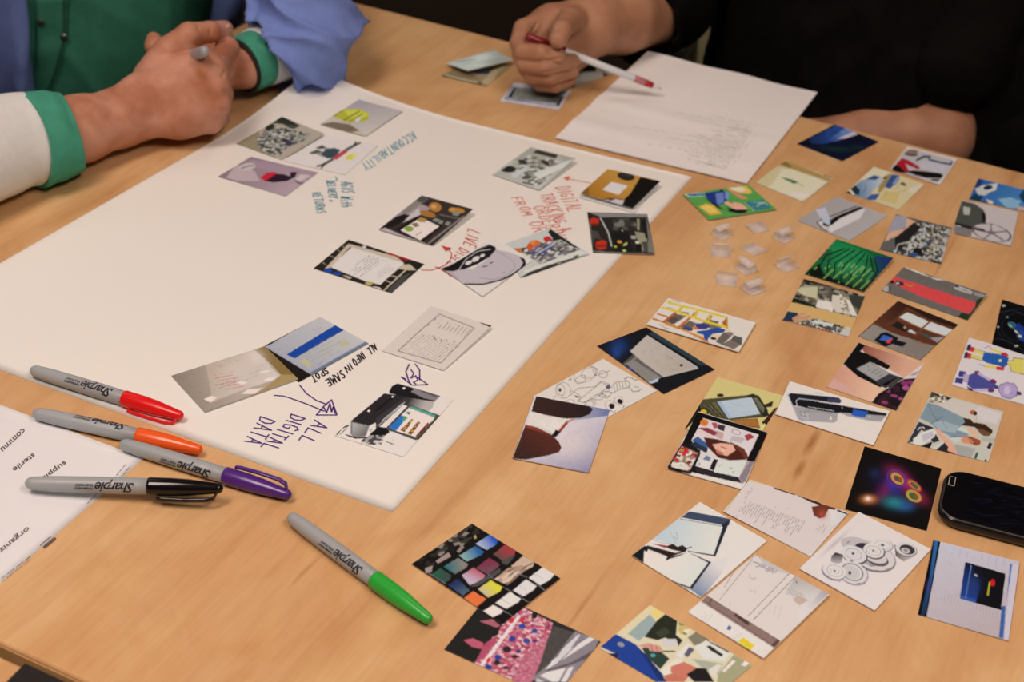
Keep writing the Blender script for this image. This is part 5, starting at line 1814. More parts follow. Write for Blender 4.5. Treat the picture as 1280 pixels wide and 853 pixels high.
# ------------------------------------------------------------------ markers
GREY_B = noise_mat('grey_barrel', '9b928d', 'a19893', 20, 0.38, spec=0.5)
def smoothprof(pts, n=6):
    out = []
    for (x0, r0), (x1, r1) in zip(pts[:-1], pts[1:]):
        for i in range(n):
            t = i/n; out.append((x0+(x1-x0)*t, r0+(r1-r0)*t))
    return out+[pts[-1]]
def dome(x, r, d, n=7, side=-1):
    """rounded end: from the tip to radius r over length d"""
    P = [(x+side*d*math.cos(math.pi/2*i/n), max(1e-4, r*math.sin(math.pi/2*i/n))) for i in range(n+1)]
    return P if side < 0 else P[::-1]
def wrap_text(text, M, x0, height, r_at, ang0, m, parent, name, direction=-1, shear=0.25, tracking=1.0):
    cu = bpy.data.curves.new('t', 'FONT'); cu.body = text; cu.size = 1.0; cu.resolution_u = 2; cu.space_character = tracking; cu.offset = 0.016
    ob = bpy.data.objects.new('t', cu); me = bpy.data.meshes.new_from_object(ob)
    bm = bmesh.new(); bm.from_mesh(me); bmesh.ops.triangulate(bm, faces=bm.faces[:])
    bmesh.ops.subdivide_edges(bm, edges=[e for e in bm.edges if e.calc_length() > 0.25], cuts=2); 
    for v in bm.verts:
        s = height/0.7
        x, y = (v.co.x+shear*v.co.y)*s, v.co.y*s-height/2
        X = x0+direction*x; r = r_at+.00012; a = ang0+direction*y/r
        v.co = M @ Vector((X, r*math.sin(a), r*math.cos(a)))
    bm.to_mesh(me); bm.free(); bpy.data.objects.remove(ob); bpy.data.curves.remove(cu)
    me.name = name; return link(name, me, m, parent)
def marker(tail, tip, h, colname, col, label, clip_ang, txt_ang, htip=None, clip=True, lines=True, under=False, txt_dark='2a2426', cap_rough=.22):
    """tail and tip are the pixels of the two ends"""
    A, B = WP(*tail, h), WP(*tip, h if htip is None else htip)
    M = frame_of(A, B); L = (B-A).length; xc = L*0.62
    e = empty('marker_pen', (A+B)/2-Vector((0, 0, h)), label, 'marker', 'fine point marker pens')
    body = dome(.007, .0049, .007)+[(.02, .0056), (.045, .0060), (xc-.02, .0061), (xc+.004, .0058)]
    link('barrel', lathe('barrel', body, M, 32), GREY_B, e, True)
    cm = mat(colname+'_cap_plastic', col, cap_rough, .5)
    cp = [(xc, .0058), (xc+.0004, .00655), (xc+.002, .0067), (xc+.018, .0066), (xc+.03, .0060), (L-.014, .0049), (L-.007, .0042)]+dome(L-.0035, .0038, .0035, 5, 1)
    link('cap', lathe('cap', cp, M, 32), cm, e, True)
    if clip:
        # bar standing off the cap, joined at the tip end
        bm = bmesh.new(); K = []
        prof = [(L-.004, .0028), (L-.006, .0074), (L-.012, .0090), (L-.028, .0094), (xc+.010, .0090), (xc+.007, .0084)]
        W = .0026; TK = .0024
        rings = []
        for i, (x, r) in enumerate(prof):
            w = W*(1.0 if i < 5 else .7)
            ring = []
            for dr, dw in ((-TK/2, -w), (-TK/2, w), (TK/2, w*.75), (TK/2, -w*.75)):
                rr = r+dr; yy = rr*math.sin(clip_ang)+dw*math.cos(clip_ang); zz = rr*math.cos(clip_ang)-dw*math.sin(clip_ang)
                ring.append(bm.verts.new(M @ Vector((x, yy, zz))))
            rings.append(ring)
        for r1, r2 in zip(rings[:-1], rings[1:]):
            for k in range(4): bm.faces.new((r1[k], r1[(k+1) % 4], r2[(k+1) % 4], r2[k]))
        bm.faces.new(rings[0][::-1]); bm.faces.new(rings[-1])
        bmesh.ops.recalc_face_normals(bm, faces=bm.faces[:])
        bmesh.ops.bevel(bm, geom=bm.edges[:], offset=.00035, segments=2, affect='EDGES')
        me = bpy.data.meshes.new('clip'); bm.to_mesh(me); bm.free()
        link('clip', me, cm, e, True)
    tm = mat('barrel_print', txt_dark, .5, .3)
    wrap_text('Sharpie', M, xc-.008, .0074, .0061, txt_ang, tm, e, 'barrel_lettering', shear=.35, tracking=.88)
    wrap_text('FINE POINT', M, xc-.0375, .0017, .0061, txt_ang+.22, tm, e, 'barrel_lettering', shear=0)
    wrap_text('PERMANENT', M, xc-.0375, .0017, .0061, txt_ang-.18, tm, e, 'barrel_lettering', shear=0)
    return e
R_ = math.radians
marker((38, 462), (229, 521), .0066, 'red', 'e01818', 'grey marker with a red cap, lying on the poster edge', R_(-128), R_(-42))
marker((41, 516), (253, 563), .0066, 'orange', 'f4551c', 'grey marker with an orange cap, above the purple one', R_(180), R_(-2), clip=False)
marker((150, 554), (364, 620), .0066, 'purple', '50246e', 'grey marker with a purple cap, half hidden by the orange and black ones', R_(28), R_(-82))
marker((31, 604), (279, 611), .0088, 'black', '100c0e', 'grey marker with a black cap, lying on the word sheet', R_(-128), R_(-66), htip=.0145, cap_rough=.15)
marker((361, 645), (539, 777), .0066, 'green', '2f9a34', 'grey marker with a green cap, alone on the bare table', R_(180), R_(-58), clip=False)

# ------------------------------------------------------------------ mobile phone
def rounded(sx, sy, r, n=10):
    P = []
    for cx, cy, a0 in ((sx/2-r, sy/2-r, 0), (-sx/2+r, sy/2-r, 90), (-sx/2+r, -sy/2+r, 180), (sx/2-r, -sy/2+r, 270)):
        for k in range(n+1):
            a = math.radians(a0+90*k/n); P.append((cx+r*math.cos(a), cy+r*math.sin(a)))
    return P
def loft(name, rings, M, cap0=True, cap1=True):
    V, Fc = [], []; n = len(rings[0][0])
    for ring, z in rings:
        V += [M @ Vector((x, y, z)) for x, y in ring]
    for i in range(len(rings)-1):
        for k in range(n):
            k2 = (k+1) % n; Fc.append((i*n+k, i*n+k2, (i+1)*n+k2, (i+1)*n+k))
    if cap0: Fc.append(tuple(range(n))[::-1])
    if cap1: Fc.append(tuple(range((len(rings)-1)*n, len(rings)*n)))
    return pymesh(name, V, Fc)
PL, PWD, PH = .124, .064, .0105
pa = WP(1177, 613, PH); pdir = (WP(1282, 640, PH)-pa); pdir.z = 0; pdir.normalize()
pc = pa+pdir*(PL/2); pc.z = TBL
MP = Matrix(((pdir.x, -pdir.y, 0, pc.x), (pdir.y, pdir.x, 0, pc.y), (0, 0, 1, pc.z), (0, 0, 0, 1)))
ph = empty('mobile_phone', pc, 'black glossy mobile phone lying face up at the right frame edge', 'phone')
blk = mat('phone_black_plastic', (.006, .006, .007), .16, .5)
rim = mat('phone_rim', (.10, .10, .10), .25, .5, Metallic=.7)
R0 = .016
link('case', loft('case', [(rounded(PL-.010, PWD-.010, R0-.004), .0004), (rounded(PL-.003, PWD-.003, R0), .0016), (rounded(PL, PWD, R0), .005), (rounded(PL, PWD, R0), .008), (rounded(PL-.0015, PWD-.0015, R0), .0096)], MP), blk, ph, True)
link('rim', loft('rim', [(rounded(PL-.0012, PWD-.0012, R0), .0095), (rounded(PL-.0014, PWD-.0014, R0), .0101), (rounded(PL-.0034, PWD-.0034, R0-.001), .0104)], MP, True, True), rim, ph, True)
link('glass', loft('glass', [(rounded(PL-.0036, PWD-.0036, R0-.001), .0103), (rounded(PL-.0042, PWD-.0042, R0-.0014), .0106)], MP), mat('phone_glass', (.004, .004, .006), .05, .5), ph)
sm = bpy.data.materials.new('dim_phone_screen'); sm.use_nodes = True
N, L = sm.node_tree.nodes, sm.node_tree.links; b = N['Principled BSDF']
tc = N.new('ShaderNodeTexCoord'); wv = N.new('ShaderNodeTexNoise'); mp = N.new('ShaderNodeMapping'); mp.inputs['Scale'].default_value = (60, 260, 1)
mp.inputs['Rotation'].default_value = (0, 0, -math.atan2(pdir.y, pdir.x))
L.new(tc.outputs['Object'], mp.inputs[0]); L.new(mp.outputs[0], wv.inputs['Vector']); wv.inputs['Scale'].default_value = 1.6
rp = N.new('ShaderNodeValToRGB'); rp.color_ramp.elements[0].position = .52; rp.color_ramp.elements[0].color = (.003, .003, .005, 1); rp.color_ramp.elements[1].position = .75; rp.color_ramp.elements[1].color = (.008, .012, .035, 1)
L.new(wv.outputs['Fac'], rp.inputs[0]); L.new(rp.outputs[0], b.inputs['Base Color']); b.inputs['Roughness'].default_value = .06
link('screen', box_mesh('screen', *(pc+pdir*.004).xy, TBL+.01055, TBL+.01068, .088, .050, math.atan2(pdir.y, pdir.x)), sm, ph)
hb = WP(1190, 602, PH)
link('home_button_rim', box_mesh('home_button_rim', hb.x, hb.y, TBL+.0105, TBL+.0111, .0050, .0120, math.atan2(pdir.y, pdir.x), .0003), mat('button_rim_grey', (.42, .40, .38), .3, .6), ph)
link('home_button', box_mesh('home_button', hb.x, hb.y, TBL+.0108, TBL+.0113, .0036, .0106, math.atan2(pdir.y, pdir.x), .0002), blk, ph)

# ------------------------------------------------------------------ clear plastic tabs
cl = bpy.data.materials.new('milky_clear_plastic'); cl.use_nodes = True
N, L = cl.node_tree.nodes, cl.node_tree.links; b = N['Principled BSDF']
b.inputs['Base Color'].default_value = (.95, .95, .97, 1); b.inputs['Roughness'].default_value = .25; b.inputs['Alpha'].default_value = .36
tabs = [(902,294,25,-20,.9,'leftmost of the top row'), (947,286,10,30,.4,'middle of the top row, furthest from the frame bottom'), (979,298,28,-35,1.0,'rightmost of the top row, arched highest'),
        (901,317,-4,0,.7,'left end of the second row'), (941,313,-30,0,.15,'flattest one, in the centre of the scatter'), (932,337,-38,10,1.0,'rolled one just below the centre of the scatter'),
        (983,334,18,-15,.6,'at the right side, apart from the rest'), (908,353,-6,10,.5,'bottom left of the scatter'), (941,363,20,-20,1.0,'lowest of the scatter')]
for i, (px, py, deg, tw, curl, where) in enumerate(tabs):
    c = WP(px, py); dx = (WP(px+20*math.cos(R_(deg)), py-20*math.sin(R_(deg)))-c).normalized(); dy = Vector((-dx.y, dx.x, 0))
    V, Fc = [], []; n = 18; w = .0095; rad = .0046
    # profile: a flat tail, then a strip curled over itself
    prof = [(-.009+.009*k/6, .0004) for k in range(6)]
    for k in range(n+1):
        a = -90+(60+200*curl)*k/n; prof.append((rad*math.cos(R_(a)), .0004+rad+rad*math.sin(R_(a))))
    if curl < .5: prof = [(-.009+.018*k/20, .0004+.003*curl*math.sin(k/20*3.1)) for k in range(21)]
    for s in (-1, 1):
        for off in (0, .0003):
            for (x, z) in prof: V.append(c+dy*(x+.001)+dx*(w*s)+Vector((0, 0, z+off+.0001)))
    m = len(prof)
    for k in range(m-1):
        Fc += [(k, k+1, 2*m+k+1, 2*m+k), (m+k, 3*m+k, 3*m+k+1, m+k+1), (k, m+k, m+k+1, k+1), (2*m+k, 2*m+k+1, 3*m+k+1, 3*m+k)]
    Fc += [(0, 2*m, 3*m, m), (m-1, 2*m-1, 4*m-1, 3*m-1)]
    o = link('plastic_tab', pymesh('plastic_tab', V, Fc), cl, None, True); recenter(o)
    tag(o, 'small clear plastic tab, '+where, 'plastic tab', 'clear plastic tabs scattered by the poster corner')
QUICK = False
# ------------------------------------------------------------------ people
SKIN = bpy.data.materials.new('skin'); SKIN.use_nodes = True
def skin_setup(m, c1, c2):
    N, L = m.node_tree.nodes, m.node_tree.links; b = N['Principled BSDF']
    tc = N.new('ShaderNodeTexCoord'); n = N.new('ShaderNodeTexNoise'); n.inputs['Scale'].default_value = 30; n.inputs['Detail'].default_value = 5
    L.new(tc.outputs['Object'], n.inputs['Vector'])
    r = N.new('ShaderNodeValToRGB'); r.color_ramp.elements[0].position = .35; r.color_ramp.elements[1].position = .65
    r.color_ramp.elements[0].color = (*alb(c1), 1); r.color_ramp.elements[1].color = (*alb(c2), 1)
    L.new(n.outputs['Fac'], r.inputs[0]); L.new(r.outputs[0], b.inputs['Base Color'])
    b.inputs['Roughness'].default_value = .5; b.inputs['Specular IOR Level'].default_value = .35
    b.inputs['Subsurface Weight'].default_value = .12; b.inputs['Subsurface Radius'].default_value = (.01, .004, .002); b.inputs['Subsurface Scale'].default_value = .3
    n2 = N.new('ShaderNodeTexNoise'); n2.inputs['Scale'].default_value = 420; n2.inputs['Detail'].default_value = 3
    L.new(tc.outputs['Object'], n2.inputs['Vector'])
    bp = N.new('ShaderNodeBump'); bp.inputs['Strength'].default_value = .12; bp.inputs['Distance'].default_value = .001
    L.new(n2.outputs['Fac'], bp.inputs['Height']); L.new(bp.outputs[0], b.inputs['Normal'])
skin_setup(SKIN, 'a96242', 'c78468')
SKIN2 = bpy.data.materials.new('skin_darker'); SKIN2.use_nodes = True; skin_setup(SKIN2, 'a46a4c', 'b57a5a')

def c(a, b, ra, rb, k=.006): return ('c', a, b, ra, rb, k)
def chain(pts, k=.004):
    """pts [(point, radius)...]"""
    return [c(p[0], q[0], p[1], q[1], k) for p, q in zip(pts[:-1], pts[1:])]
def P(x, y, h): return WP(x, y, h)

# ---- the person on the left: hands clasped, seated at the table's left end
def hand_left():
    K = []
    elbow_r = P(-150, 246, .045)
    wr = P(150, 147, .036)
    K += chain([(elbow_r, .043), (P(20, 180, .042), .037), (P(100, 161, .038), .0310), (wr, .0275), (P(178, 130, .042), .027)], .012)
    # back of the hand: metacarpals fanned from the wrist to the knuckles, then flesh of the palm behind
    kn = {'i': (P(265, 86, .081), .0122), 'm': (P(269, 106, .068), .0125), 'r': (P(272, 131, .048), .0122), 'p': (P(264, 152, .028), .0116)}
    for f, (q, r) in kn.items():
        y0 = {'i': 114, 'm': 126, 'r': 137, 'p': 148}[f]; h0 = {'i': .058, 'm': .050, 'r': .040, 'p': .030}[f]
        K += chain([(P(178, y0, h0), .018), (P(225, (y0+{'i': 82, 'm': 106, 'r': 132, 'p': 154}[f])/2, h0+({'i': .078, 'm': .062, 'r': .045, 'p': .028}[f]-h0)*.5), .0155), (q, r)], .014)
    K += chain([(P(185, 125, .030), .022), (P(240, 120, .036), .022)], .015)
    K += chain([(P(195, 100, .050), .020), (P(240, 95, .052), .018)], .015)
    # fingers wrap away from the camera around the other hand
    K += chain([(kn['i'][0], .0118), (P(284, 61, .073), .0112), (P(281, 50, .054), .0098), (P(268, 46, .042), .009)], .004)
    K += chain([(kn['m'][0], .0120), (P(279, 88, .052), .0110), (P(277, 76, .032), .0098), (P(272, 75, .026), .009)], .004)
    K += chain([(kn['r'][0], .0118), (P(278, 118, .034), .0105), (P(276, 106, .018), .0095)], .004)
    K += chain([(kn['p'][0], .0112), (P(275, 146, .018), .0095), (P(272, 134, .011), .0085)], .004)
    # thumb lies over the top, its tip towards the other wrist
    K += chain([(P(190, 95, .062), .018), (P(211, 64, .086), .0150)], .010)
    K += chain([(P(211, 64, .086), .0150), (P(236, 43, .100), .0122), (P(262, 40, .096), .0108), (P(280, 37, .088), .0096)], .0025)
    K += [c(P(200, 96, .064), P(254, 80, .081), .013, .0125, .012)]
    K += [c(P(205, 80, .072), P(245, 78, .074), .014, .012, .012)]
    # the other (left) hand, mostly behind: palm, wrist, forearm, thumb and fingers
    K += chain([(P(255, 78, .040), .024), (P(288, 84, .038), .0215), (P(306, 84, .040), .0215), (P(335, 68, .044), .0240), (P(395, 42, .050), .034)], .006)
    K += chain([(P(225, 70, .040), .016), (P(205, 64, .058), .0115), (P(193, 57, .066), .0092), (P(192, 49, .070), .0076)], .005)
    for yy, hh in ((88, .036), (104, .026), (118, .016)):
        K += chain([(P(262, yy, hh), .011), (P(225, yy-2, hh), .010), (P(206, yy+6, hh+.004), .0085)], .004)
    return K
nails = []
KL = hand_left()
# arm and trunk continue inside the clothes
def lp(s, d, z): q = tp(left_s+s, d); return Vector((q.x, q.y, z))
mid = Vector((-0.60, 1.86, 0)); 
fwd = Vector(((-0.36)-mid.x, 1.55-mid.y, 0)).normalized(); side = Vector((-fwd.y, fwd.x, 0))   # side: the person's left
def TL(f, s, z): return Vector((mid.x+fwd.x*f+side.x*s, mid.y+fwd.y*f+side.y*s, z))
sh_r, sh_l = TL(-.02, -.19, 1.20), TL(-.02, .19, 1.20)
el_r = P(-150, 246, .045); el_l = P(420, 12, .052)
BODY = KL+chain([(P(395, 42, .050), .038), (el_l, .042), (sh_l, .050)], .015)+chain([(el_r, .043), (sh_r, .050)], .015)
BODY += chain([(TL(-.02, 0, .50), .14), (TL(0, 0, .72), .125), (TL(.0, 0, .95), .125), (TL(-.02, 0, 1.12), .12), (TL(-.02, 0, 1.25), .06), (TL(-.02, 0, 1.34), .055)], .04)
BODY += chain([(sh_r, .055), (sh_l, .055)], .04)
def surface_creases(K, creases, r=.0011, k=.0022, lift=0.0):
    """thin grooves where fingers meet and skin folds: find the points on a coarse body, then cut along them"""
    from mathutils.bvhtree import BVHTree
    cm = sdf_mesh('coarse', K, .0025); bv = BVHTree.FromPolygons([v.co for v in cm.vertices], [tuple(p.vertices) for p in cm.polygons]); out = []
    for line in creases:
        pts = []
        for a, b in zip(line[:-1], line[1:]):
            for t in (0, .34, .67): pts.append((a[0]+(b[0]-a[0])*t, a[1]+(b[1]-a[1])*t))
        pts.append(line[-1]); hp = []
        for x, y in pts:
            o = Vector(CAM); d = (WP(x, y, 0)-o).normalized(); h = bv.ray_cast(o, d)
            if h[0] is not None: hp.append(h[0])
        n = len(hp)
        for i in range(n-1):
            f = lambda j: r*(.35+.65*math.sin(math.pi*min(1, max(0, (j+.5)/n))))
            if (hp[i]-hp[i+1]).length < .02: out.append(('-', hp[i], hp[i+1], f(i), f(i+1), k))
    bpy.data.meshes.remove(cm); return out
KL += [('c', P(265, 87, .082), P(266, 88, .081), .0126, .0126, .006), ('c', P(284, 61, .074), P(284, 62, .073), .0116, .0116, .004)]
KLC = surface_creases(KL, [[(214, 67), (226, 64), (241, 62), (250, 62)], [(277, 97), (281, 90), (286, 82)], [(284, 118), (279, 112)], [(283, 140), (277, 137)], [(247, 33), (250, 38)], [(262, 37), (264, 43)], [(276, 68), (279, 72)]])
me = sdf_mesh('body', KL+KLC, .0014)
person_l = empty('person', TL(0, 0, 0), 'person in green shirt and blue jacket with clasped hands gripping a grey marker', 'person')
def joined(name, a, b):
    bm = bmesh.new(); bm.from_mesh(a); bm.from_mesh(b); me = bpy.data.meshes.new(name); bm.to_mesh(me); bm.free()
    me.polygons.foreach_set('use_smooth', [True]*len(me.polygons)); return me
core = sdf_mesh('core', BODY[len(KL):], .006)
hands_o = link('body', joined('body', me, core), SKIN, person_l)

def folds(scale=24, amp=.006, seed=0, dirv=(1, .3, .2), thr=0.0):
    dv = np.array(dirv, float); dv /= np.linalg.norm(dv)
    def f(V, Nn):
        x, y, z = V.T
        w = vnoise(x*9+seed, y*9+z*7, 3+seed)*2.2+vnoise(x*21, y*21+z*17+seed, 11+seed)*.7
        s = (V@dv)*scale+w*3.0
        r = 1-np.abs(np.sin(s)); r = r**1.5
        r2 = 1-np.abs(np.sin(s*.43+w*2+1.3)); 
        return amp*(r-.35)+amp*.8*(r2-.4)
    return f
# green shirt: trunk
green = noise_mat('green_cotton', '346a50', '3c755a', 60, .85, .35, 900, spec=.15)
gband = noise_mat('green_ribbing', '43886a', '4b9275', 90, .85, .4, 1200, spec=.15)
white_k = noise_mat('white_knit', 'e2d2c4', 'e9dacd', 120, .9, .6, 1500, spec=.15)
blue = noise_mat('blue_jacket_cloth', '737cae', '7c86b8', 60, .8, .3, 1100, spec=.2)
shirt_k = chain([(TL(.0, 0, .52), .165), (TL(.03, 0, .72), .150), (TL(.04, 0, .90), .150), (TL(.0, 0, 1.12), .14), (TL(-.02, 0, 1.22), .085)], .05)
shirt_k += [c(TL(.03, -.09, .75), TL(.02, -.10, 1.1), .11, .10, .05), c(TL(.03, .09, .75), TL(.02, .10, 1.1), .11, .10, .05)]
sh = link('green_shirt', sdf_mesh('green_shirt', shirt_k, .006, folds(30, .0042, 2, (.25, .1, 1))), green, person_l)
from mathutils.bvhtree import BVHTree
def bvh_of(o):
    me = o.data; M = o.matrix_world
    if o.parent: M = o.parent.matrix_basis @ o.matrix_parent_inverse @ o.matrix_basis if False else Matrix.Identity(4)
    return BVHTree.FromPolygons([v.co for v in me.vertices], [tuple(p.vertices) for p in me.polygons])
def ray_px(bvh, x, y):
    o = Vector(CAM); d = (WP(x, y, 0)-o).normalized(); hit = bvh.ray_cast(o, d)
    return hit[0], hit[1]
def patch(name, bvh, left, right, m, parent, off=.0015, n=14, k=4, thick=.0012):
    """a thin strip lying on a surface between two pixel curves"""
    def lerp_curve(c, t):
        f = t*(len(c)-1); i = min(int(f), len(c)-2); f -= i; return (c[i][0]+(c[i+1][0]-c[i][0])*f, c[i][1]+(c[i+1][1]-c[i][1])*f)
    V = []; last = None
    for i in range(n+1):
        a, b = lerp_curve(left, i/n), lerp_curve(right, i/n)
        for j in range(k+1):
            x, y = a[0]+(b[0]-a[0])*j/k, a[1]+(b[1]-a[1])*j/k
            p, nn = ray_px(bvh, x, y)
            if p is None: p, nn = last
            last = (p, nn); V.append((p+nn*off, nn))
    N0 = len(V); P_ = [v for v, _ in V]+[v-nn*thick for v, nn in V]; Fc = []
    for i in range(n):
        for j in range(k):
            a = i*(k+1)+j; q = (a, a+1, a+k+2, a+k+1); Fc.append(q); Fc.append(tuple(N0+t for t in q[::-1]))
    ring = [j for j in range(k+1)]+[i*(k+1)+k for i in range(1, n+1)]+[n*(k+1)+j for j in range(k-1, -1, -1)]+[i*(k+1) for i in range(n-1, 0, -1)]
    for a, b in zip(ring, ring[1:]+ring[:1]): Fc.append((a, b, b+N0, a+N0)[::-1])
    me = pymesh(name, P_, Fc); bm = bmesh.new(); bm.from_mesh(me); bmesh.ops.recalc_face_normals(bm, faces=bm.faces[:]); bm.to_mesh(me); bm.free()
    return link(name, me, m, parent, True)

def sleeve(name, pts, m, parent, thick=.0025, n=64, wob=.0, seed=1, per=10, open_end=True, up=Vector((0, 0, 1)), tilt=(0, 0), fold_amp=0.0, fold_fn=None):
    """cloth tube along pts [(point, radius)...], hollow, with a real wall thickness; tilt turns the two end planes"""
    P0 = [Vector(p) for p, r in pts]; Rr = [r for p, r in pts]
    rings = []; tot = (len(pts)-1)*per
    for s in range(tot+1):
        f = s/per; i = min(int(f), len(pts)-2); t = f-i
        def cr(a, b, c_, d, t): return 0.5*((2*b)+(c_-a)*t+(2*a-5*b+4*c_-d)*t*t+(3*b-a-3*c_+d)*t**3)
        g = lambda A, j: A[max(0, min(len(A)-1, j))]
        p = cr(g(P0, i-1), P0[i], P0[i+1], g(P0, i+2), t); r = Rr[i]+(Rr[i+1]-Rr[i])*t
        rings.append((p, r))
    V = []; Fc = []
    for layer in (0, 1):
        for s, (p, r) in enumerate(rings):
            a = rings[max(0, s-1)][0]; b = rings[min(tot, s+1)][0]; x = (b-a).normalized(); y = up.cross(x).normalized(); z = x.cross(y)
            tl = tilt[0] if s < per/2 else (tilt[1] if s > tot-per/2 else 0)
            tl = tilt[0]*max(0, 1-s/per)+tilt[1]*max(0, 1-(tot-s)/per); ty = tilt[2]*s/tot if len(tilt) > 2 else 0
            for k in range(n):
                an = 2*math.pi*k/n; rr = r-(thick if layer else 0)
                w = wob*(float(vnoise(np.float64(an*1.3+seed), np.float64(s*.25), seed))-.5)*2 if wob else 0
                w2 = fold_fn(s/tot, an) if fold_fn else 0
                q = p+(y*math.cos(an)+z*math.sin(an))*(rr+w+w2)+x*((tl*math.sin(an)+ty*math.cos(an))*rr)
                q.z = max(q.z, TBL+.0012+(.001 if layer else 0)) if (abs(q.x+.35) < .6 and q.z > TBL-.03) else q.z
                V.append(q)
    m1 = (tot+1)*n
    for s in range(tot):
        for k in range(n):
            k2 = (k+1) % n; a, b, c_, d = s*n+k, s*n+k2, (s+1)*n+k2, (s+1)*n+k
            Fc.append((a, b, c_, d)); Fc.append((m1+a, m1+d, m1+c_, m1+b))
    for s0 in (0, tot):
        for k in range(n):
            k2 = (k+1) % n; a, b = s0*n+k, s0*n+k2; Fc.append((a, m1+a, m1+b, b) if s0 == 0 else (a, b, m1+b, m1+a))
    me = pymesh(name, V, Fc); bm = bmesh.new(); bm.from_mesh(me); bmesh.ops.recalc_face_normals(bm, faces=bm.faces[:]); bm.to_mesh(me); bm.free()
    return link(name, me, m, parent, True)

# ---- left person's cuffs, jacket, placket
darkin = mat('cuff_painted_shade', '1c1a18', .9)
sleeve('white_undersleeve', [(P(-200, 256, .058), .060), (P(-80, 210, .052), .052), (P(0, 182, .048), .0465), (P(46, 172, .046), .0435)], white_k, person_l, wob=.0015, seed=3)
sleeve('green_cuff', [(P(36, 177, .046), .0462), (P(62, 171, .045), .0440), (P(90, 165, .043), .0392)], gband, person_l, wob=.0010, seed=5, tilt=(0.0, -.22, .30))
sleeve('green_cuff', [(P(303, 82, .040), .0300), (P(314, 77, .041), .0308), (P(324, 72, .042), .0315)], gband, person_l, wob=.0008, seed=7)
sleeve('cuff_shade_ring', [(P(300, 83.5, .0395), .0292), (P(304.5, 81.5, .040), .0297)], darkin, person_l, per=4)  # near-black ring, stands in for the shade inside the cuff opening
sleeve('white_undersleeve', [(P(322, 73, .042), .0320), (P(345, 62, .044), .0355), (P(380, 45, .050), .042)], white_k, person_l, wob=.0008, seed=8)
def jfold(t, an):
    return .0055*math.sin(t*26+2.2*math.sin(an*2+1)+an)+.003*math.sin(t*47+an*3+1.5)
jk_sleeve = [(P(357, 60, .050), .045), (P(368, 54, .054), .052), (P(378, 42, .058), .054), (P(382, 24, .070), .052), (TL(.08, .20, .93), .050), (TL(.0, .22, 1.08), .066), (TL(-.02, .17, 1.19), .07)]
jl = [c(tuple(a[0]), tuple(b[0]), a[1], b[1], .02) for a, b in zip(jk_sleeve[:-1], jk_sleeve[1:])]
jl = [c(a[0], b[0], a[1], b[1], .02) for a, b in zip(jk_sleeve[:-1], jk_sleeve[1:])]
jl += [c(P(362, 88, .018), P(396, 76, .026), .016, .027, .012)]
ax_ = (jk_sleeve[0][0]-jk_sleeve[1][0]).normalized()
jl += [('-', jk_sleeve[0][0]+ax_*.10, jk_sleeve[0][0]-ax_*.010, .060, .036, .006)]
def keep_above(fn):
    def g(V, Nn):
        d = fn(V, Nn); zz = V[:, 2]+Nn[:, 2]*d
        return np.where((zz < TBL+.002) & (V[:, 2] > TBL-.05), np.minimum(d, 0), d)
    return g
jf = folds(30, .0065, 4, (.8, .2, -.5))
def jf2(V, Nn):
    x, y, z = V.T
    w = vnoise(x*11+3, y*11+z*9, 5)*2.5
    a = (x*.75-y*.15+z*.65)*120+w*2.6; b = (x*.2+y*.6+z*.5)*95+w*3.1
    r = (1-np.abs(np.sin(a/2)))**2; q = (1-np.abs(np.sin(b/2)))**2
    return .0125*(r-.33)+.0095*(q-.33)
link('jacket_sleeve', sdf_mesh('jacket_sleeve', jl, .0028, keep_above(jf2)), blue, person_l)
# other jacket sleeve: off to the left of the frame, over the right upper arm
js2 = [(P(-175, 262, .058), .060), (TL(.16, -.29, .93), .064), (TL(.02, -.22, 1.10), .068), (TL(-.02, -.17, 1.19), .07)]
link('jacket_sleeve', sdf_mesh('jacket_sleeve', [c(a[0], b[0], a[1], b[1], .02) for a, b in zip(js2[:-1], js2[1:])], .006, jf), blue, person_l)
def grow(K, g): return [('c', k[1], k[2], k[3]+g, k[4]+g, k[5]) for k in K]
jb = grow(shirt_k, .020)+[('-', TL(.275, .047, .40), TL(.275, .047, 1.0), .178, .178, .012), ('-', TL(.275, .047, 1.0), TL(.20, .02, 1.3), .178, .09, .012)]
def panel_folds(V, Nn):
    s = (V[:, 0]-mid.x)*side.x+(V[:, 1]-mid.y)*side.y; f = vnoise(s*20, V[:, 2]*5, 9)
    return .013*(1-np.abs(np.sin(s*60+V[:, 2]*4+f*2.5)))**1.3-.003
link('jacket_body', sdf_mesh('jacket_body', jb, .006, panel_folds), blue, person_l)
bs = bvh_of(sh)
pl = patch('placket', bs, [(44, -8), (46, 40), (44, 80), (40, 122)], [(85, -8), (84, 30), (82, 52), (74, 84), (58, 122)], green, person_l, off=.003, thick=.003)
link('placket_seam', patch('seam', bs, [(79, -8), (79.5, 30), (78, 50), (70, 84), (55, 120)], [(80.5, -8), (81, 30), (79.5, 50), (71.5, 84), (56.5, 120)], None, None, .0042, 14, 1).data, mat('dark_green_thread', '1c4030', .9), person_l)
bpy.data.objects.remove(bpy.data.objects['seam'])
for x, y in ((80, 45), (51, 26)):
    p, nn = ray_px(bs, x, y)
    if p is not None:
        Mx = frame_of(p+nn*.0035, p+nn*.02, up=Vector((0, 0, 1)))
        link('snap_button', lathe('snap_button', [(0, .0042), (.0012, .0042), (.002, .0028), (.0024, .0014)], Mx, 20), mat('snap_metal', '6a645c', .3, .5, Metallic=.8), pl)
# thumb nail
bh = bvh_of(hands_o)
nailm = mat('thumb_nail', 'd8a888', .3, .5)
try:
    patch('thumb_nail', bh, [(283, 31), (283, 35)], [(287.5, 29.5), (288, 34)], nailm, person_l, off=.0004, n=5, k=5, thick=.0006)
except Exception as ex: print('nail', ex)
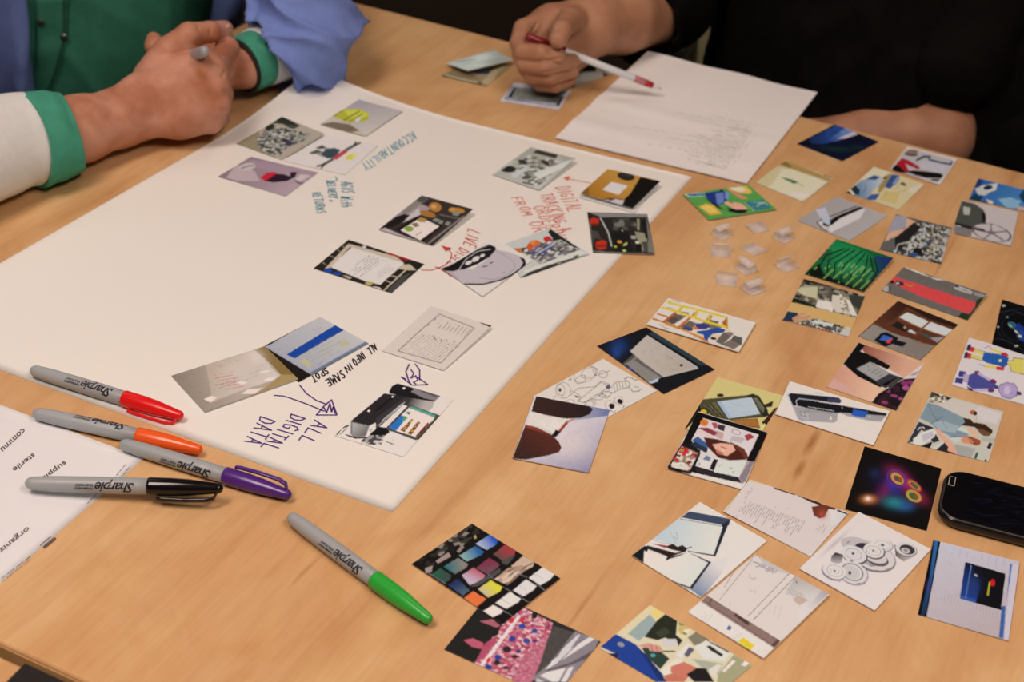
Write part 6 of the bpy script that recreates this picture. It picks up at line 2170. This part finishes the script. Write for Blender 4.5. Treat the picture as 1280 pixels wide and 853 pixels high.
# the grey marker held in the clasped hands, only its rounded tail shows
A, B = P(257, 63, .112), P(225, 78, .052)
Md = frame_of(A, A+(B-A).normalized()*.137)
hm = empty('marker_pen', A, 'grey marker gripped in the clasped hands, only its rounded end showing', 'marker', 'fine point marker pens')
link('barrel', lathe('barrel', dome(.007, .0050, .007)+[(.02, .0058), (.05, .0060), (.085, .0058)], Md, 28), GREY_B, hm, True)

# ------------------------------------------------------------------ the person on the right, all in black
def T2(s, d, z): q = tp(-.37+s-0.0, 0)*1.0; q = e2*(-.37+s)+n2*(fd+d); return Vector((q.x, q.y, z))
person_r = empty('person', T2(0, .34, 0), 'person in black clothes holding a white and red pen', 'person')
K = []
el = P(822, 12, .020)
K += chain([(el, .046), (P(775, 22, .045), .041), (P(738, 32, .052), .034), (P(716, 34, .054), .028)], .012)
# palm and back of the hand
K += chain([(P(716, 34, .054), .026), (P(690, 34, .058), .024), (P(668, 40, .056), .019)], .012)
K += chain([(P(715, 50, .040), .026), (P(690, 62, .034), .024), (P(668, 66, .034), .019)], .012)
K += chain([(P(722, 62, .030), .020), (P(700, 84, .022), .018)], .012)
# index finger: round the left side, its tip under the thumb
K += chain([(P(672, 30, .066), .0125), (P(654, 36, .066), .0108), (P(648, 54, .058), .0098), (P(653, 64, .056), .0095), (P(676, 66, .062), .0092), (P(697, 69, .062), .0086)], .0015)
K += chain([(P(651, 68, .044), .0102), (P(656, 80, .042), .0094), (P(682, 83, .049), .0090), (P(708, 78, .049), .0084), (P(724, 70, .047), .0076)], .0015)
K += chain([(P(657, 84, .030), .0098), (P(664, 94, .029), .0090), (P(688, 96, .034), .0086), (P(715, 89, .034), .0080)], .0015)
K += chain([(P(667, 96, .018), .0092), (P(675, 105, .016), .0082), (P(694, 107, .019), .0080), (P(713, 99, .020), .0074)], .0015)
# thumb
K += chain([(P(724, 24, .062), .018), (P(711, 26, .078), .0138), (P(702, 38, .086), .0108), (P(698, 49, .083), .0098)], .003)
K += surface_creases(K, [[(650, 75), (667, 78), (686, 76), (703, 72)], [(652, 89), (672, 92), (695, 88), (720, 80)], [(660, 101), (686, 105), (708, 97), (722, 89)], [(687, 40), (686, 50), (690, 57), (698, 59)], [(660, 45), (668, 36), (672, 28)], [(693, 36), (699, 34)], [(684, 63), (685, 69)]], .0012)
hand_me = sdf_mesh('hand', K, .0013)
K2 = chain([(P(1172, 172, -.055), .041), (P(1145, 168, -.058), .039), (P(1090, 172, -.065), .034), (P(1005, 182, -.085), .029), (P(950, 192, -.09), .026)], .012)
K2 += chain([(P(1172, 172, -.055), .041), (P(1190, 108, -.02), .038)], .008)
# trunk and arms under the clothes belong to the same body
black = noise_mat('black_cloth', '0b0908', '100d0b', 40, .9, .5, 700, spec=.08)
shr, shl = T2(-.17, .36, 1.21), T2(.17, .36, 1.21)
K2 += chain([(T2(0, .36, .55), .13), (T2(0, .36, 1.15), .13), (T2(0, .36, 1.33), .055)], .04)+chain([(shr, .05), (shl, .05)], .03)+chain([(P(1190, 108, -.02), .038), (shl, .05)], .02)
K2 += chain([(el, .044), (T2(-.235, .32, .98), .045), (shr, .05)], .02)
hand_r = link('body', joined('body', hand_me, sdf_mesh('trunk', K2, .004)), SKIN2, person_r)
sk = chain([(T2(0, .36, .50), .19), (T2(0, .33, .70), .185), (T2(0, .34, .95), .175), (T2(0, .36, 1.18), .15), (T2(0, .36, 1.26), .09)], .05)
sk += [c(T2(-.10, .33, .60), T2(-.08, .34, 1.1), .145, .13, .05), c(T2(.12, .33, .60), T2(.08, .34, 1.1), .15, .13, .05)]
sk += chain([(T2(-.10, .28, .56), .10), (T2(-.11, .02, .57), .085), (T2(-.11, -.15, .55), .08)], .04)+chain([(T2(.10, .28, .56), .10), (T2(.11, .02, .57), .085), (T2(.11, -.15, .55), .08)], .04)+chain([(T2(-.04, .2, .58), .1), (T2(.05, .2, .58), .1)], .04)
link('black_shirt', sdf_mesh('black_shirt', sk, .007, folds(16, .006, 6, (.3, .2, 1))), black, person_r)
s1 = [(P(800, 26, .022), .054), (P(832, 0, .022), .060), (T2(-.235, .32, .98), .066), (T2(-.20, .34, 1.12), .07), (T2(-.16, .36, 1.19), .072)]
a1 = (s1[0][0]-s1[1][0]).normalized()
link('sleeve', sdf_mesh('sleeve', [c(a[0], b[0], a[1], b[1], .02) for a, b in zip(s1[:-1], s1[1:])]+[('-', s1[0][0]+a1*.12, s1[0][0]-a1*.004, .075, .046, .004)], .005, folds(20, .005, 8)), black, person_r)
s2 = [(P(1192, 102, -.012), .048), (P(1200, 78, .03), .054), (shl.lerp(P(1190, 108, -.02), .5), .064), (T2(.16, .36, 1.20), .07)]
link('sleeve', sdf_mesh('sleeve', [c(a[0], b[0], a[1], b[1], .02) for a, b in zip(s2[:-1], s2[1:])]+[c(P(1268, 168, -.06), P(1330, 190, -.06), .055, .07, .03)], .005, folds(20, .005, 9)), black, person_r)
legm = noise_mat('dark_trousers', '1c1714', '221c18', 50, .9)
for sgn in (-1, 1):
    leg = chain([(T2(.11*sgn, -.13, .53), .072), (T2(.12*sgn, -.20, .48), .065), (T2(.12*sgn, -.16, .10), .05)], .03)
    link('trouser_leg', sdf_mesh('trouser_leg', leg, .008), legm, person_r)
    link('shoe', sdf_mesh('shoe', [c(T2(.12*sgn, -.14, .045), T2(.12*sgn, -.33, .038), .044, .036, .02)], .006), black, person_r)
    leg = chain([(TL(.05, .10*sgn, .56), .085), (TL(.34, .11*sgn, .53), .072), (TL(.42, .11*sgn, .48), .065), (TL(.38, .11*sgn, .10), .05)], .03)
    link('trouser_leg', sdf_mesh('trouser_leg', leg, .008), legm, person_l)
    link('shoe', sdf_mesh('shoe', [c(TL(.36, .11*sgn, .045), TL(.55, .11*sgn, .038), .044, .036, .02)], .006), black, person_l)

# chairs
def chair_at(fn, label, cm):
    e = empty('office_chair', fn(0, 0, 0), label, 'chair', 'office chairs at the table')
    def bx(name, s0, s1, d0, d1, z0, z1, m, bev=.01):
        c0 = (fn(s0, d0, 0)+fn(s1, d1, 0))/2; ex_ = (fn(1, 0, 0)-fn(0, 0, 0)); me = box_mesh(name, c0.x, c0.y, z0, z1, abs(s1-s0), abs(d1-d0), math.atan2(ex_.y, ex_.x), bev, 3); return link(name, me, m, e, True)
    bx('seat', -.25, .25, -.24, .22, .405, .455, cm, .02); bx('backrest', -.27, .27, .27, .31, .43, .86, cm, .018)
    mm = mat('chair_metal', '3c3834', .4, .5, Metallic=.7)
    for s in (-.22, .22):
        for d in (-.2, .2): bx('leg', s-.012, s+.012, d-.012, d+.012, 0, .41, mm, .003)
        bx('back_post', s-.011, s+.011, .21, .235, .40, .52, mm, .003); bx('back_bracket', s-.011, s+.011, .21, .28, .52, .54, mm, .003)
    return e
chair_at(lambda s, d, z: T2(s*1.1-.13, .36+d, z), 'beige chair under the person in black, glimpsed between arm and body', mat('beige_upholstery', 'a8946c', .9))
chair_at(lambda s, d, z: TL(-.02-d, s, z), 'dark chair under the person in green and blue, out of sight behind them', mat('dark_upholstery', '2a2522', .9))

# ------------------------------------------------------------------ the pen in the right person's hand
A, B = P(658, 45, .074), P(826.5, 111, .014)
Mp = frame_of(A, B); Lp = (B-A).length
pen = empty('ballpoint_pen', (A+B)/2, 'white pen with a dark red end and red tip held over the letter sheet', 'pen')
wm = mat('white_pen_plastic', 'd8cdc6', .35, .5); rm = mat('dark_red_plastic', '7c0c18', .25, .5); rd = mat('red_plastic', 'a81c24', .3, .5)
pk = mat('clear_red_grip', 'b86c6c', .2, .5)
def seg(nm, a, b, ra, rb, m): return link(nm, lathe(nm, [(a, ra), (a+.0004, ra+.0002), (b-.0004, rb+.0002), (b, rb)], Mp, 24), m, pen, True)
seg('cap', 0, .046, .0042, .0046, rm); seg('barrel', .045, Lp*.795, .0037, .0036, wm); seg('grip', Lp*.793, Lp*.875, .0038, .0037, pk); seg('collar', Lp*.873, Lp*.935, .0037, .0032, rd)
seg('cone', Lp*.933, Lp*.985, .0028, .0012, wm); seg('tip', Lp*.983, Lp, .0008, .0004, mat('brass_tip', 'a08060', .3, .5, Metallic=1.0))
